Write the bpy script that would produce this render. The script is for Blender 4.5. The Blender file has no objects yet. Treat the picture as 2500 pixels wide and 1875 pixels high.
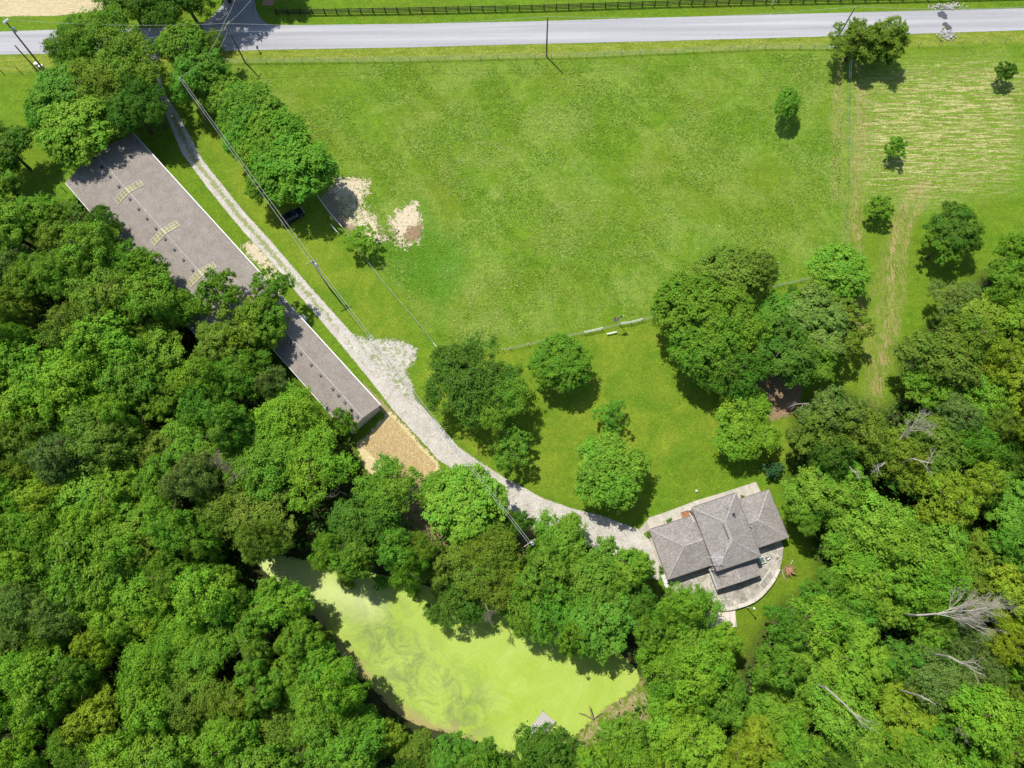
import bpy, math, random
import numpy as np
from mathutils import Vector, Matrix
S = bpy.context.scene
C = S.collection
# ------------------------------------------------------------------ camera
FPX, CX, CY, H = 1733.0, 1250.0, 937.5, 115.0          # focal length (px of a 2500 px wide frame), centre, height in metres
NX, NY = 1290.0, 1420.0                                # where the plumb line under the camera meets the frame
_n = np.array([NX-CX, -(NY-CY), -FPX]); _Z = -_n/np.linalg.norm(_n)
_X = np.array([1.0, 0, 0])-_Z[0]*_Z; _X /= np.linalg.norm(_X); _Y = np.cross(_Z, _X)
ROT = np.array([_X, _Y, _Z])
cam_d = bpy.data.cameras.new('camera'); cam = bpy.data.objects.new('camera', cam_d); C.objects.link(cam); S.camera = cam
cam_d.sensor_fit = 'HORIZONTAL'; cam_d.sensor_width = 36; cam_d.lens = FPX/2500*36
cam_d.clip_start = 1; cam_d.clip_end = 5000
cam.matrix_world = Matrix.Translation((0, 0, H)) @ Matrix(ROT.tolist()).to_4x4()
# ------------------------------------------------------------------ light
SH = np.array([0.62, -0.785]); SH /= np.linalg.norm(SH); ELEV = math.radians(63)
sun_d = bpy.data.lights.new('sun', 'SUN'); sun_d.energy = 4.6; sun_d.angle = math.radians(0.5); sun_d.color = (1, .955, .88)
sun = bpy.data.objects.new('sun', sun_d); C.objects.link(sun)
_d = Vector((math.cos(ELEV)*SH[0], math.cos(ELEV)*SH[1], -math.sin(ELEV)))
sun.rotation_euler = _d.to_track_quat('-Z', 'Y').to_euler(); sun.location = (-60, 80, 140)
W = bpy.data.worlds.new('World'); S.world = W; W.use_nodes = True
wn = W.node_tree.nodes; sky = wn.new('ShaderNodeTexSky'); sky.sky_type = 'NISHITA'; sky.sun_disc = False
sky.sun_elevation = ELEV; sky.sun_rotation = math.atan2(-SH[0], -SH[1])
W.node_tree.links.new(sky.outputs[0], wn['Background'].inputs[0]); wn['Background'].inputs[1].default_value = 0.12
S.view_settings.view_transform = 'Standard'; S.view_settings.look = 'None'; S.view_settings.gamma = 1
S.view_settings.exposure = 0.12
S.render.engine = 'CYCLES'
try:
    S.cycles.max_bounces = 6; S.cycles.transparent_max_bounces = 12
except Exception: pass
# ------------------------------------------------------------------ helpers
def P(x, y, z=0.0):
    r = ROT.T @ np.array([(x-CX)/FPX, (CY-y)/FPX, -1.0]) if False else ROT @ np.array([(x-CX)/FPX, (CY-y)/FPX, -1.0])
    t = (H-z)/-r[2]; p = r*t
    return np.array([p[0], p[1], z])
def V3(p): return Vector((float(p[0]), float(p[1]), float(p[2])))
def setp(o, label=None, cat=None, group=None, kind=None):
    if label: o['label'] = label
    if cat: o['category'] = cat
    if group: o['group'] = group
    if kind: o['kind'] = kind
    return o
def thing(name, label, cat, loc=(0, 0, 0), rz=0.0, group=None):
    o = bpy.data.objects.new(name, None); C.objects.link(o); o.empty_display_size = 0.3
    o.location = tuple(float(v) for v in loc); o.rotation_euler = (0, 0, rz)
    return setp(o, label, cat, group)
def link(name, me, mat=None, parent=None):
    o = bpy.data.objects.new(name, me); C.objects.link(o)
    if mat and not me.materials: me.materials.append(mat)
    if parent: o.parent = parent
    return o
class MB:
    def __init__(s): s.v = []; s.f = []
    def add(s, vs, fs):
        b = len(s.v); s.v += [tuple(float(c) for c in v) for v in vs]; s.f += [tuple(b+i for i in f) for f in fs]; return s
    def box(s, c, d, rz=0.0, ax=None):
        # centre, full dimensions, optional frame (3 unit vectors)
        if ax is None: ax = (np.array([math.cos(rz), math.sin(rz), 0]), np.array([-math.sin(rz), math.cos(rz), 0]), np.array([0, 0, 1.0]))
        c = np.array(c, float); vs = []
        for sz in (-.5, .5):
            for sx, sy in ((-.5, -.5), (.5, -.5), (.5, .5), (-.5, .5)):
                vs.append(c+ax[0]*sx*d[0]+ax[1]*sy*d[1]+ax[2]*sz*d[2])
        return s.add(vs, [(3, 2, 1, 0), (4, 5, 6, 7), (0, 1, 5, 4), (1, 2, 6, 5), (2, 3, 7, 6), (3, 0, 4, 7)])
    def tube(s, pts, r, n=6, cap=True):
        pts = [np.array(p, float) for p in pts]; rs = r if hasattr(r, '__len__') else [r]*len(pts)
        rings = []; b = len(s.v)
        for i, p in enumerate(pts):
            d = pts[min(i+1, len(pts)-1)]-pts[max(i-1, 0)]; d = d/(np.linalg.norm(d)+1e-9)
            a = np.array([0, 0, 1.0]) if abs(d[2]) < .8 else np.array([1.0, 0, 0])
            u = np.cross(d, a); u /= np.linalg.norm(u); w = np.cross(d, u)
            for k in range(n):
                t = 2*math.pi*k/n; s.v.append(tuple(p+(u*math.cos(t)+w*math.sin(t))*rs[i]))
        for i in range(len(pts)-1):
            for k in range(n):
                s.f.append((b+i*n+k, b+i*n+(k+1) % n, b+(i+1)*n+(k+1) % n, b+(i+1)*n+k))
        if cap:
            s.f.append(tuple(b+k for k in range(n))[::-1]); s.f.append(tuple(b+(len(pts)-1)*n+k for k in range(n)))
        return s
    def prism(s, poly, z0, z1):
        n = len(poly)
        s.add([(p[0], p[1], z0) for p in poly]+[(p[0], p[1], z1) for p in poly],
              [tuple(range(n))[::-1], tuple(range(n, 2*n))]+[(i, (i+1) % n, n+(i+1) % n, n+i) for i in range(n)])
        return s
    def build(s, name, mat=None, parent=None, smooth=False):
        me = bpy.data.meshes.new(name); me.from_pydata(s.v, [], s.f); me.update()
        if smooth: me.shade_smooth()
        return link(name, me, mat, parent)
# ---- materials
def newmat(name):
    m = bpy.data.materials.new(name); m.use_nodes = True
    nt = m.node_tree; bs = nt.nodes['Principled BSDF']; return m, nt, bs
def N(nt, t, **k):
    n = nt.nodes.new('ShaderNode'+t)
    for a, b in k.items():
        if a.startswith('i_'):
            n.inputs[int(a[2:]) if a[2:].isdigit() else a[2:].replace('_', ' ')].default_value = b
        else: setattr(n, a, b)
    return n
def noise(nt, scale, detail=3, rough=.55, dist=0.0, vec=None):
    n = N(nt, 'TexNoise'); n.inputs['Scale'].default_value = scale; n.inputs['Detail'].default_value = detail
    n.inputs['Roughness'].default_value = rough; n.inputs['Distortion'].default_value = dist
    if vec is not None: nt.links.new(vec, n.inputs['Vector'])
    return n.outputs['Fac']
def coord(nt, scale=None, rz=0.0):
    tc = N(nt, 'TexCoord'); mp = N(nt, 'Mapping'); nt.links.new(tc.outputs['Object'], mp.inputs['Vector'])
    if scale: mp.inputs['Scale'].default_value = scale
    mp.inputs['Rotation'].default_value = (0, 0, rz)
    return mp.outputs['Vector']
def ramp(nt, fac, stops):
    r = N(nt, 'ValToRGB'); e = r.color_ramp.elements
    while len(e) < len(stops): e.new(.5)
    for i, (p, c) in enumerate(stops):
        e[i].position = p; e[i].color = (c, c, c, 1) if not hasattr(c, '__len__') else (*c, 1)
    nt.links.new(fac, r.inputs[0]); return r.outputs[0]
def mix(nt, fac, a, b, mode='MIX'):
    m = N(nt, 'MixRGB', blend_type=mode)
    for i, x in ((0, fac), (1, a), (2, b)):
        if hasattr(x, 'is_linked') or hasattr(x, 'links'): nt.links.new(x, m.inputs[i])
        elif i == 0: m.inputs[0].default_value = x
        else: m.inputs[i].default_value = (*x, 1)
    return m.outputs[0]
def mathn(nt, op, a, b=0.0, c=None, clamp=False):
    m = N(nt, 'Math', operation=op); m.use_clamp = clamp
    for i, x in enumerate((a, b) if c is None else (a, b, c)):
        if hasattr(x, 'links'): nt.links.new(x, m.inputs[i])
        else: m.inputs[i].default_value = x
    return m.outputs[0]
def attr(nt, name): return N(nt, 'Attribute', attribute_name=name).outputs['Fac']
def bump(nt, bs, h, strength=.5, dist=.1):
    b = N(nt, 'Bump'); b.inputs['Strength'].default_value = strength; b.inputs['Distance'].default_value = dist
    nt.links.new(h, b.inputs['Height']); nt.links.new(b.outputs[0], bs.inputs['Normal'])
def simple(name, col, rough=.7, var=.15, scale=6.0, metal=0.0, spec=.3, bmp=0.0, vec=None):
    m, nt, bs = newmat(name); v = coord(nt) if vec is None else coord(nt, vec)
    n = noise(nt, scale, 4, .6, 0, v)
    c = ramp(nt, n, [(.25, tuple(x*(1-var) for x in col)), (.75, tuple(min(1, x*(1+var)) for x in col))])
    nt.links.new(c, bs.inputs['Base Color']); bs.inputs['Roughness'].default_value = rough
    bs.inputs['Metallic'].default_value = metal; bs.inputs['Specular IOR Level'].default_value = spec
    if bmp: bump(nt, bs, n, bmp, .03)
    return m
def frayed(nt, bs, amp=1.0, scale=1.5, dist=0.6, hard=14, extra=None):
    # transparent where the signed distance to the outline, roughened by noise, is below zero
    n = mathn(nt, 'ADD', mathn(nt, 'MULTIPLY', noise(nt, scale, 5, .65, dist, coord(nt)), .55), mathn(nt, 'MULTIPLY', noise(nt, scale*3.6, 4, .8, 1.0, coord(nt)), .45)); e = attr(nt, 'edge')
    k = mathn(nt, 'MULTIPLY_ADD', mathn(nt, 'SUBTRACT', n, .5), amp*2, e)
    if extra is not None: k = mathn(nt, 'SUBTRACT', k, extra)
    a = mathn(nt, 'MULTIPLY', k, hard, clamp=True); nt.links.new(a, bs.inputs['Alpha'])
# ---- polygons
def wpoly(px, z=0.0): return np.array([P(x, y, z)[:2] for x, y in px])
def sdf(pts, poly):
    # signed distance, positive inside
    x, y = pts[:, 0], pts[:, 1]; d = np.full(len(pts), 1e9); ins = np.zeros(len(pts), bool); n = len(poly)
    for i in range(n):
        a, b = poly[i], poly[(i+1) % n]; e = b-a; L = e@e+1e-12
        t = np.clip(((x-a[0])*e[0]+(y-a[1])*e[1])/L, 0, 1)
        d = np.minimum(d, np.hypot(x-a[0]-t*e[0], y-a[1]-t*e[1]))
        c = ((a[1] > y) != (b[1] > y)); xx = (b[0]-a[0])*(y-a[1])/((b[1]-a[1])+1e-12)+a[0]; ins ^= c & (x < xx)
    return np.where(ins, d, -d)
def smooth_poly(p, it=2):
    p = np.array(p, float)
    for _ in range(it):
        q = np.roll(p, -1, 0); p = np.stack([p*.75+q*.25, p*.25+q*.75], 1).reshape(-1, 2)
    return p
def sheet(name, poly, z, mat, res=.4, margin=1.5, attrs=None, zf=None):
    lo = poly.min(0)-margin-res; hi = poly.max(0)+margin+res
    nx = int((hi[0]-lo[0])/res)+2; ny = int((hi[1]-lo[1])/res)+2
    X, Y = np.meshgrid(lo[0]+np.arange(nx)*res, lo[1]+np.arange(ny)*res); pts = np.stack([X.ravel(), Y.ravel()], 1)
    e = sdf(pts, poly); keep = e > -margin
    K = keep.reshape(ny, nx); cell = K[:-1, :-1] & K[1:, :-1] & K[:-1, 1:] & K[1:, 1:]
    idx = -np.ones(len(pts), int); jj, ii = np.nonzero(cell); a = jj*nx+ii
    quads = np.stack([a, a+1, a+nx+1, a+nx], 1); used = np.unique(quads); idx[used] = np.arange(len(used))
    zz = np.full(len(used), z) if zf is None else zf(pts[used])
    me = bpy.data.meshes.new(name); me.from_pydata(np.column_stack([pts[used], zz]).tolist(), [], idx[quads].tolist()); me.update()
    al = {'edge': e[used]}
    if attrs: al.update({k: f(pts[used]) for k, f in attrs.items()})
    for k, vals in al.items():
        at = me.attributes.new(k, 'FLOAT', 'POINT'); at.data.foreach_set('value', vals.astype(np.float32))
    return link(name, me, mat)
rng = np.random.default_rng(7); random.seed(7)
# ================================================================== GROUND
ROAD_T = [(-900, 104), (-400, 92), (0, 77), (150, 72), (470, 66), (660, 62), (1010, 58), (1300, 52), (1600, 43), (1900, 35), (2200, 27), (2500, 20), (3000, 8), (3500, -4)]
ROAD_B = [(-900, 160), (-400, 148), (0, 133.5), (540, 125), (700, 121), (1000, 116), (1250, 109), (1600, 101), (1900, 92.5), (2200, 84), (2500, 74), (3000, 62), (3500, 50)]
DR_R = [(395, 110), (385, 150), (392, 190), (408, 235), (440, 285), (494, 389), (601, 522), (663, 589), (749, 690), (815, 763), (872, 827), (940, 878), (1002, 925), (1014, 973), (1075, 1039), (1119, 1090), (1163, 1121), (1233, 1166), (1263, 1181), (1326, 1216), (1402, 1242), (1469, 1258), (1516, 1276), (1557, 1290), (1589, 1321), (1612, 1362)]
DR_L = [(330, 118), (345, 160), (368, 200), (385, 235), (402, 275), (443, 373), (506, 459), (557, 522), (600, 573), (651, 627), (733, 725), (809, 814), (869, 887), (935, 969), (958, 1001), (1011, 1058), (1068, 1121), (1135, 1169), (1185, 1197), (1233, 1240), (1300, 1290), (1377, 1320), (1440, 1335), (1516, 1362), (1575, 1400), (1611, 1420)]
POND = [(600, 1345), (660, 1350), (760, 1370), (900, 1395), (1060, 1435), (1200, 1470), (1330, 1495), (1450, 1545), (1550, 1620), (1566, 1662), (1545, 1690), (1500, 1718), (1455, 1752), (1405, 1800), (1360, 1850), (1300, 1868), (1230, 1850), (1180, 1822), (1120, 1800), (1020, 1775), (950, 1735), (905, 1675), (862, 1640), (815, 1580), (775, 1520), (740, 1470), (690, 1430), (640, 1395)]
pond_w = smooth_poly(wpoly(POND), 2)
WZ = -0.35
WOODL = [(-400, 470), (60, 500), (200, 500), (260, 560), (400, 700), (560, 850), (690, 900), (780, 1010), (850, 1080), (900, 1160), (980, 1230), (1060, 1260), (1250, 1260), (1330, 1290), (1440, 1310), (1560, 1380), (1600, 1440), (1720, 1500), (1760, 1570), (1700, 1650), (1600, 1700), (1560, 1780), (1430, 1850), (1400, 2200), (-400, 2200)]
WOODR = [(2600, 590), (2480, 620), (2330, 720), (2250, 820), (2200, 860), (2200, 970), (2150, 1000), (2040, 950), (1940, 1000), (1940, 1100), (1920, 1200), (2000, 1380), (1990, 1440), (1900, 1480), (1850, 1560), (1800, 1650), (1700, 1720), (1620, 1780), (1560, 2200), (3000, 2200), (3000, 590)]
FIELD = [(560, 158), (1330, 147), (1740, 132), (2040, 125), (2060, 200), (2056, 600), (1985, 668), (1590, 770), (1230, 842), (1110, 880), (1000, 755), (880, 600), (775, 470), (640, 250)]
LAWN = [(1040, 850), (1250, 852), (1590, 785), (1990, 690), (2110, 720), (2150, 900), (2060, 1020), (1950, 1060), (1900, 1170), (1660, 1070), (1560, 1290), (1400, 1230), (1230, 1160), (1120, 1080), (1020, 960)]
STRIP = [(440, 260), (600, 520), (815, 763), (872, 820), (1050, 850), (990, 760), (860, 590), (760, 470), (640, 420), (560, 330)]
HAY = [(2090, 250), (2130, 195), (2240, 165), (2440, 150), (2500, 190), (2500, 350), (2460, 440), (2250, 490), (2130, 470), (2095, 350)]
LUSH = [(985, 500), (1020, 470), (1060, 560), (1140, 600), (1135, 690), (1080, 740), (980, 700), (930, 640), (900, 560), (950, 590), (1000, 590)]
BANK = [(1566, 1655), (1600, 1690), (1590, 1740), (1540, 1800), (1440, 1860), (1350, 1900), (1300, 1860), (1360, 1840), (1405, 1795), (1455, 1748), (1500, 1714), (1545, 1686)]
def lines(pts, segs):
    d = np.full(len(pts), 1e9)
    for a, b in segs:
        e = b-a; t = np.clip(((pts-a)@e)/(e@e), 0, 1); d = np.minimum(d, np.hypot(*(pts-a-t[:, None]*e).T))
    return d
def pline(px): w = wpoly(px); return [(w[i], w[i+1]) for i in range(len(w)-1)]
ax_ = lambda lo, hi, st, out: np.concatenate([[-1500, -900, -500, -300, lo-40, lo-10], np.arange(lo, hi, st), [hi+10, hi+40, 300, 500, 900, 1500]])
gx = np.concatenate([[-1800, -1000, -500, -250, -150], np.arange(-115, 112, .5), [150, 250, 500, 1000, 1800]])
gy = np.concatenate([[-1800, -1000, -500, -200, -80], np.arange(-40, 124, .5), [160, 250, 500, 1000, 1800]])
GX, GY = np.meshgrid(gx, gy); gp = np.stack([GX.ravel(), GY.ravel()], 1)
e_p = sdf(gp, pond_w)
gz = np.where(e_p > -1.0, -np.clip((e_p+1.0)*.35, 0, 1.6), 0.0)
a = (np.arange(len(gy)-1)[:, None]*len(gx)+np.arange(len(gx)-1)[None]).ravel()
me = bpy.data.meshes.new('ground'); me.from_pydata(np.column_stack([gp, gz]).tolist(), [], np.stack([a, a+1, a+len(gx)+1, a+len(gx)], 1).tolist()); me.update(); me.shade_smooth()
st = lambda v, w: np.clip(v/w+.5, 0, 1)
verge = [(x, y-2) for x, y in ROAD_B]+[(3000, 98), (2500, 106), (2040, 118), (1740, 124), (1330, 141), (600, 150), (0, 176), (-900, 200)]
trk = pline([(2104, 250), (2100, 500), (2085, 640)])
masks = {
 'field': st(sdf(gp, wpoly(FIELD)), 3.0), 'lawn': st(np.maximum(sdf(gp, wpoly(LAWN)), sdf(gp, wpoly(STRIP))-.5), 2.0),
 'verge': st(sdf(gp, wpoly(verge)), 1.2), 'hay': st(sdf(gp, wpoly(HAY)), 8.0),
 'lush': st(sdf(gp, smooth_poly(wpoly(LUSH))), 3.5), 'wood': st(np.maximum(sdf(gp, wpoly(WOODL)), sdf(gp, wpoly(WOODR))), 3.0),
 'bank': st(sdf(gp, wpoly(BANK)), 2.0),
 'track': np.clip(1.3-lines(gp, pline([(2098, 150), (2102, 260), (2090, 470), (2086, 680), (2100, 800)]))/1.4, 0, 1)*.85+np.clip(1.2-lines(gp, pline([(2052, 150), (2042, 260), (2040, 480)]))/1.1, 0, 1)*.8
   + np.clip(1-lines(gp, pline([(2255, 450), (2200, 520), (2182, 600), (2178, 700), (2172, 780), (2155, 870), (2140, 960)]))/1.3, 0, 1)+np.clip(1-lines(gp, pline([(2262, 480), (2215, 560), (2205, 680), (2190, 800), (2165, 900)]))/1.1, 0, 1)*.8+np.clip(1-lines(gp, pline([(2230, 470), (2190, 560), (2150, 700), (2130, 850), (2130, 1000)]))/2.5, 0, 1)*.5
   + np.clip(1-lines(gp, pline([(2060, 200), (2058, 620)]))/.7, 0, 1)*.4}
for k, v in masks.items():
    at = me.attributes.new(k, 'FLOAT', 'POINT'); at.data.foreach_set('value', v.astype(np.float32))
gm, nt, bs = newmat('grass_ground')
v = coord(nt); big = noise(nt, .045, 4, .6, 1.2, v); mid = noise(nt, .35, 5, .65, 1.5, v); fine = noise(nt, 2.6, 5, .75, 2.2, v); vf = noise(nt, 9, 4, .7, .5, v)
G1, G2, G3 = (.098, .225, .013), (.195, .325, .020), (.2, .28, .04)
base = mix(nt, ramp(nt, mid, [(.3, 0), (.7, 1)]), G1, G2)
base = mix(nt, ramp(nt, big, [(.35, 0), (.7, .7)]), base, (.175, .250, .018))
curl = ramp(nt, noise(nt, 1.5, 5, .7, 4.5, v), [(.44, 0), (.5, 1), (.56, 0)])
tuft = mathn(nt, 'MULTIPLY', mathn(nt, 'MAXIMUM', ramp(nt, fine, [(.5, 0), (.64, 1)]), curl), ramp(nt, noise(nt, .10, 5, .65, 1, v), [(.42, .06), (.6, 1)]))
base = mix(nt, mathn(nt, 'MULTIPLY', tuft, mathn(nt, 'MULTIPLY', attr(nt, 'field'), .62)), base, (.38, .47, .12))
base = mix(nt, mathn(nt, 'MULTIPLY', ramp(nt, noise(nt, .5, 4, .7, 1, v), [(.6, 0), (.74, 1)]), .4), base, (.33, .29, .09))
sw = ramp(nt, noise(nt, .9, 4, .6, .4, coord(nt, (.05, 1.0, 1), math.radians(-1.5))), [(.42, .97), (.58, 1.03)]); base = mix(nt, 1.0, base, sw, 'MULTIPLY')
lawnc = mix(nt, ramp(nt, noise(nt, .12, 5, .65, 1.5, v), [(.35, 0), (.68, 1)]), (.135, .250, .016), (.275, .345, .030))
base = mix(nt, mathn(nt, 'MULTIPLY', attr(nt, 'lawn'), .85), base, lawnc)
vergec = mix(nt, ramp(nt, noise(nt, .8, 4, .6, 0, coord(nt, (.35, 1.6, 1))), [(.35, 0), (.65, 1)]), (.185, .285, .022), (.33, .37, .06))
base = mix(nt, mathn(nt, 'MULTIPLY', mathn(nt, 'MULTIPLY', attr(nt, 'field'), ramp(nt, noise(nt, .07, 5, .7, 2, v), [(.5, 0), (.62, 1)])), ramp(nt, noise(nt, 1.1, 5, .8, 2.5, v), [(.5, 0), (.6, .65)])), base, (.33, .36, .10))
base = mix(nt, attr(nt, 'verge'), base, vergec)
hv = coord(nt, (.22, 2.3, 1), math.radians(-2)); hn = noise(nt, 1.0, 6, .7, 1.1, hv)
hayc = mix(nt, ramp(nt, mathn(nt, 'ADD', mathn(nt, 'MULTIPLY', hn, .75), mathn(nt, 'MULTIPLY', fine, .28)), [(.495, 0), (.585, 1)]), (.195, .32, .028), (.58, .54, .23))
base = mix(nt, attr(nt, 'hay'), base, hayc)
base = mix(nt, mathn(nt, 'MULTIPLY', attr(nt, 'track'), ramp(nt, noise(nt, 1.1, 4, .7, 1, coord(nt, (2.2, .5, 1))), [(.42, 0), (.6, 1)])), base, (.42, .33, .14))
base = mix(nt, mathn(nt, 'MULTIPLY', attr(nt, 'lush'), .6), base, (.075, .245, .014))
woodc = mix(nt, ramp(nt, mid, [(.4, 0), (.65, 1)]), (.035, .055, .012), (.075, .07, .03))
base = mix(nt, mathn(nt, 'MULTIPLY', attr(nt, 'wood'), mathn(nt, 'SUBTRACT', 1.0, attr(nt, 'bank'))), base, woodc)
base = mix(nt, mathn(nt, 'MULTIPLY', attr(nt, 'bank'), ramp(nt, noise(nt, .7, 4, .7, 1, v), [(.42, 0), (.58, 1)])), base, (.46, .36, .20))
base = mix(nt, 1.0, base, ramp(nt, fine, [(.32, .5), (.5, 1.0), (.68, 1.42)]), 'MULTIPLY')
base = mix(nt, 1.0, base, ramp(nt, vf, [(.3, .6), (.7, 1.35)]), 'MULTIPLY')
nt.links.new(base, bs.inputs['Base Color']); bs.inputs['Roughness'].default_value = .9; bs.inputs['Specular IOR Level'].default_value = .1
bump(nt, bs, mathn(nt, 'ADD', fine, mathn(nt, 'MULTIPLY', vf, .4)), .8, .3)
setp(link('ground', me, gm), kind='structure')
# road
rm, nt, bs = newmat('pale_asphalt'); v = coord(nt)
rc = mix(nt, ramp(nt, noise(nt, .5, 5, .6, 0, coord(nt, (.06, 1.2, 1))), [(.3, 0), (.7, 1)]), (.40, .40, .415), (.475, .475, .485))
rc = mix(nt, ramp(nt, noise(nt, 14, 3, .8, 0, v), [(.35, .25), (.65, 0)]), rc, (.25, .25, .26))
crk = ramp(nt, noise(nt, .9, 6, .7, 2.5, coord(nt, (.12, 1, 1))), [(.487, 0), (.5, .55), (.513, 0)])
rc = mix(nt, crk, rc, (.27, .27, .28)); rc = mix(nt, 1.0, rc, ramp(nt, noise(nt, .35, 5, .6, .3, coord(nt, (.04, 2.2, 1), -.03)), [(.35, .78), (.65, 1.05)]), 'MULTIPLY'); nt.links.new(rc, bs.inputs['Base Color']); bs.inputs['Roughness'].default_value = .85
frayed(nt, bs, .22, 1.6, .5, 20)
sid, nt, bs = newmat('worn_asphalt'); v = coord(nt)
rc = mix(nt, ramp(nt, noise(nt, .7, 5, .6, .5, coord(nt, (1, .2, 1), -.3)), [(.3, 0), (.7, 1)]), (.26, .26, .28), (.36, .36, .375))
nt.links.new(rc, bs.inputs['Base Color']); bs.inputs['Roughness'].default_value = .9; frayed(nt, bs, .2, 2, .5, 20)
side = wpoly([(440, 80), (470, 70), (500, 56), (525, 32), (545, 8), (560, -25), (575, -80), (640, -80), (624, -25), (622, 0), (626, 25), (634, 42), (646, 54), (668, 64), (690, 80)])
setp(sheet('side_road', side, .012, sid, .4), kind='structure')
setp(sheet('road', wpoly(ROAD_T+ROAD_B[::-1]), .024, rm, .5), kind='structure')
tarm = simple('fresh_tar', (.085, .09, .105), .8, .12, 5)
sx = lambda p: (2240+p[0]/6.345, p[1]/6.345)
for pl in ([(302, 190), (355, 188), (372, 166), (410, 180), (432, 212), (460, 228), (455, 275), (468, 288), (430, 305), (400, 296), (370, 270), (318, 262), (312, 230)],
           [(378, 375), (405, 345), (455, 345), (480, 385), (520, 405), (542, 465), (500, 462), (460, 474), (435, 455), (415, 410), (385, 395)]):
    w = smooth_poly(wpoly([sx(p) for p in pl]), 1)
    setp(MB().prism(w, .03, .036).build('tar_patch', tarm), kind='structure')
# gravel driveway
dw = wpoly(DR_R+DR_L[::-1]); cl = [((np.array(a_)+np.array(b_))/2) for a_, b_ in zip([(440, 285), (494, 389), (601, 522), (663, 589), (749, 690), (815, 763), (872, 827), (960, 960)], [(402, 275), (443, 373), (557, 522), (612, 585), (695, 680), (761, 757), (815, 820), (905, 950)])]
clw = [(P(*cl[i])[:2], P(*cl[i+1])[:2]) for i in range(len(cl)-1)]
def med(p):
    d = lines(p, clw); fade = np.clip((p[:, 1]-30)/25, 0, 1); return np.clip(1.15-d/.6, 0, 1)*fade
grv, nt, bs = newmat('pale_gravel'); v = coord(nt)
gc = mix(nt, ramp(nt, noise(nt, .5, 5, .6, 1, v), [(.3, 0), (.7, 1)]), (.45, .415, .355), (.61, .575, .505))
gc = mix(nt, 1.0, gc, ramp(nt, noise(nt, 5.5, 5, .85, 0, v), [(.36, .35), (.5, 1), (.7, 1.15)]), 'MULTIPLY')
gc = mix(nt, ramp(nt, noise(nt, 1.3, 5, .75, 1, v), [(.6, 0), (.7, .55)]), gc, (.30, .26, .17))
mk = mathn(nt, 'MULTIPLY', ramp(nt, mathn(nt, 'ADD', mathn(nt, 'MULTIPLY', noise(nt, 1.3, 5, .7, 1, v), 1.0), mathn(nt, 'MULTIPLY', attr(nt, 'med'), .27)), [(.58, 0), (.68, 1)]), 1.0)
gc = mix(nt, mathn(nt, 'MULTIPLY', mk, .85), gc, (.21, .25, .07))
nt.links.new(gc, bs.inputs['Base Color']); bs.inputs['Roughness'].default_value = .95; bump(nt, bs, noise(nt, 8, 4, .8, 0, v), .5, .06)
frayed(nt, bs, .42, 1.6, .6, 9)
setp(sheet('driveway', dw, .018, grv, .35, 1.6, {'med': med}), kind='structure')
pad = wpoly([(860, 820), (915, 826), (985, 832), (1018, 852), (1012, 880), (990, 905), (1010, 950), (1002, 985), (960, 940)])
padm = grv.copy(); [setattr(n_.inputs[1], 'default_value', 7.0) for n_ in padm.node_tree.nodes if n_.type == 'MATH' and n_.operation == 'MULTIPLY_ADD']
setp(sheet('gravel_pad', pad, .03, padm, .35, 1.8, {'med': lambda p: p[:, 0]*0+.35}), kind='structure')
# bare / straw patches
def patchmat(name, c1, c2, amp, sc, sx_=(1, 1, 1), rz=0, hard=8):
    m, nt, bs = newmat(name); v = coord(nt, sx_, rz)
    c = mix(nt, ramp(nt, noise(nt, 2.4, 5, .75, 1.5, v), [(.32, 0), (.66, 1)]), c1, c2)
    c = mix(nt, 1.0, c, ramp(nt, noise(nt, 7, 4, .8, 1, v), [(.3, .7), (.7, 1.15)]), 'MULTIPLY')
    nt.links.new(c, bs.inputs['Base Color']); bs.inputs['Roughness'].default_value = .95; frayed(nt, bs, amp, sc, 1.2, hard)
    bump(nt, bs, noise(nt, 5, 4, .8, 1, v), .5, .1); return m
stm = patchmat('straw', (.47, .37, .17), (.76, .64, .36), 2.2, .8)
setp(sheet('straw_ground', wpoly([(868, 1085), (905, 1050), (952, 1002), (985, 1035), (1030, 1088), (1075, 1130), (1072, 1160), (1045, 1205), (1005, 1195), (960, 1165), (900, 1160)]), .008, stm), kind='structure')
drt = patchmat('pale_dead_grass', (.44, .34, .2), (.74, .66, .48), 5.5, .9)
setp(sheet('dirt_patch', wpoly([(818, 440), (850, 432), (900, 440), (902, 475), (880, 500), (915, 530), (920, 560), (958, 585), (930, 592), (880, 565), (850, 540), (830, 500), (815, 470)]), .006, drt, .35, 2.6), kind='structure')
setp(sheet('dirt_patch', wpoly([(955, 560), (950, 540), (970, 515), (1000, 498), (1022, 495), (1020, 525), (1030, 560), (1022, 590), (990, 603), (965, 598)]), .006, drt, .35, 2.6), kind='structure')
brn = patchmat('bare_brown_earth', (.19, .12, .06), (.37, .26, .15), 2.6, .9)
setp(sheet('bare_earth', wpoly([(992, 555), (1028, 548), (1030, 575), (1010, 592), (985, 585)]), .010, brn), kind='structure')
setp(sheet('mulch_bed', wpoly([(1830, 935), (1880, 900), (1930, 905), (1965, 960), (1935, 1010), (1880, 1030), (1835, 990)]), .006, brn, .35, 1.5), kind='structure')
setp(sheet('bare_earth', wpoly([(780, 485), (825, 440), (835, 520), (880, 560), (860, 565), (815, 540)]), .004, patchmat('grey_soil', (.2, .15, .1), (.4, .31, .22), 1.2, 1.1)), kind='structure')
setp(sheet('bare_earth', wpoly([(900, 1200), (1060, 1180), (1090, 1300), (1150, 1420), (1080, 1440), (960, 1300)]), .005, brn, .4, 1.5), kind='structure')
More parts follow.
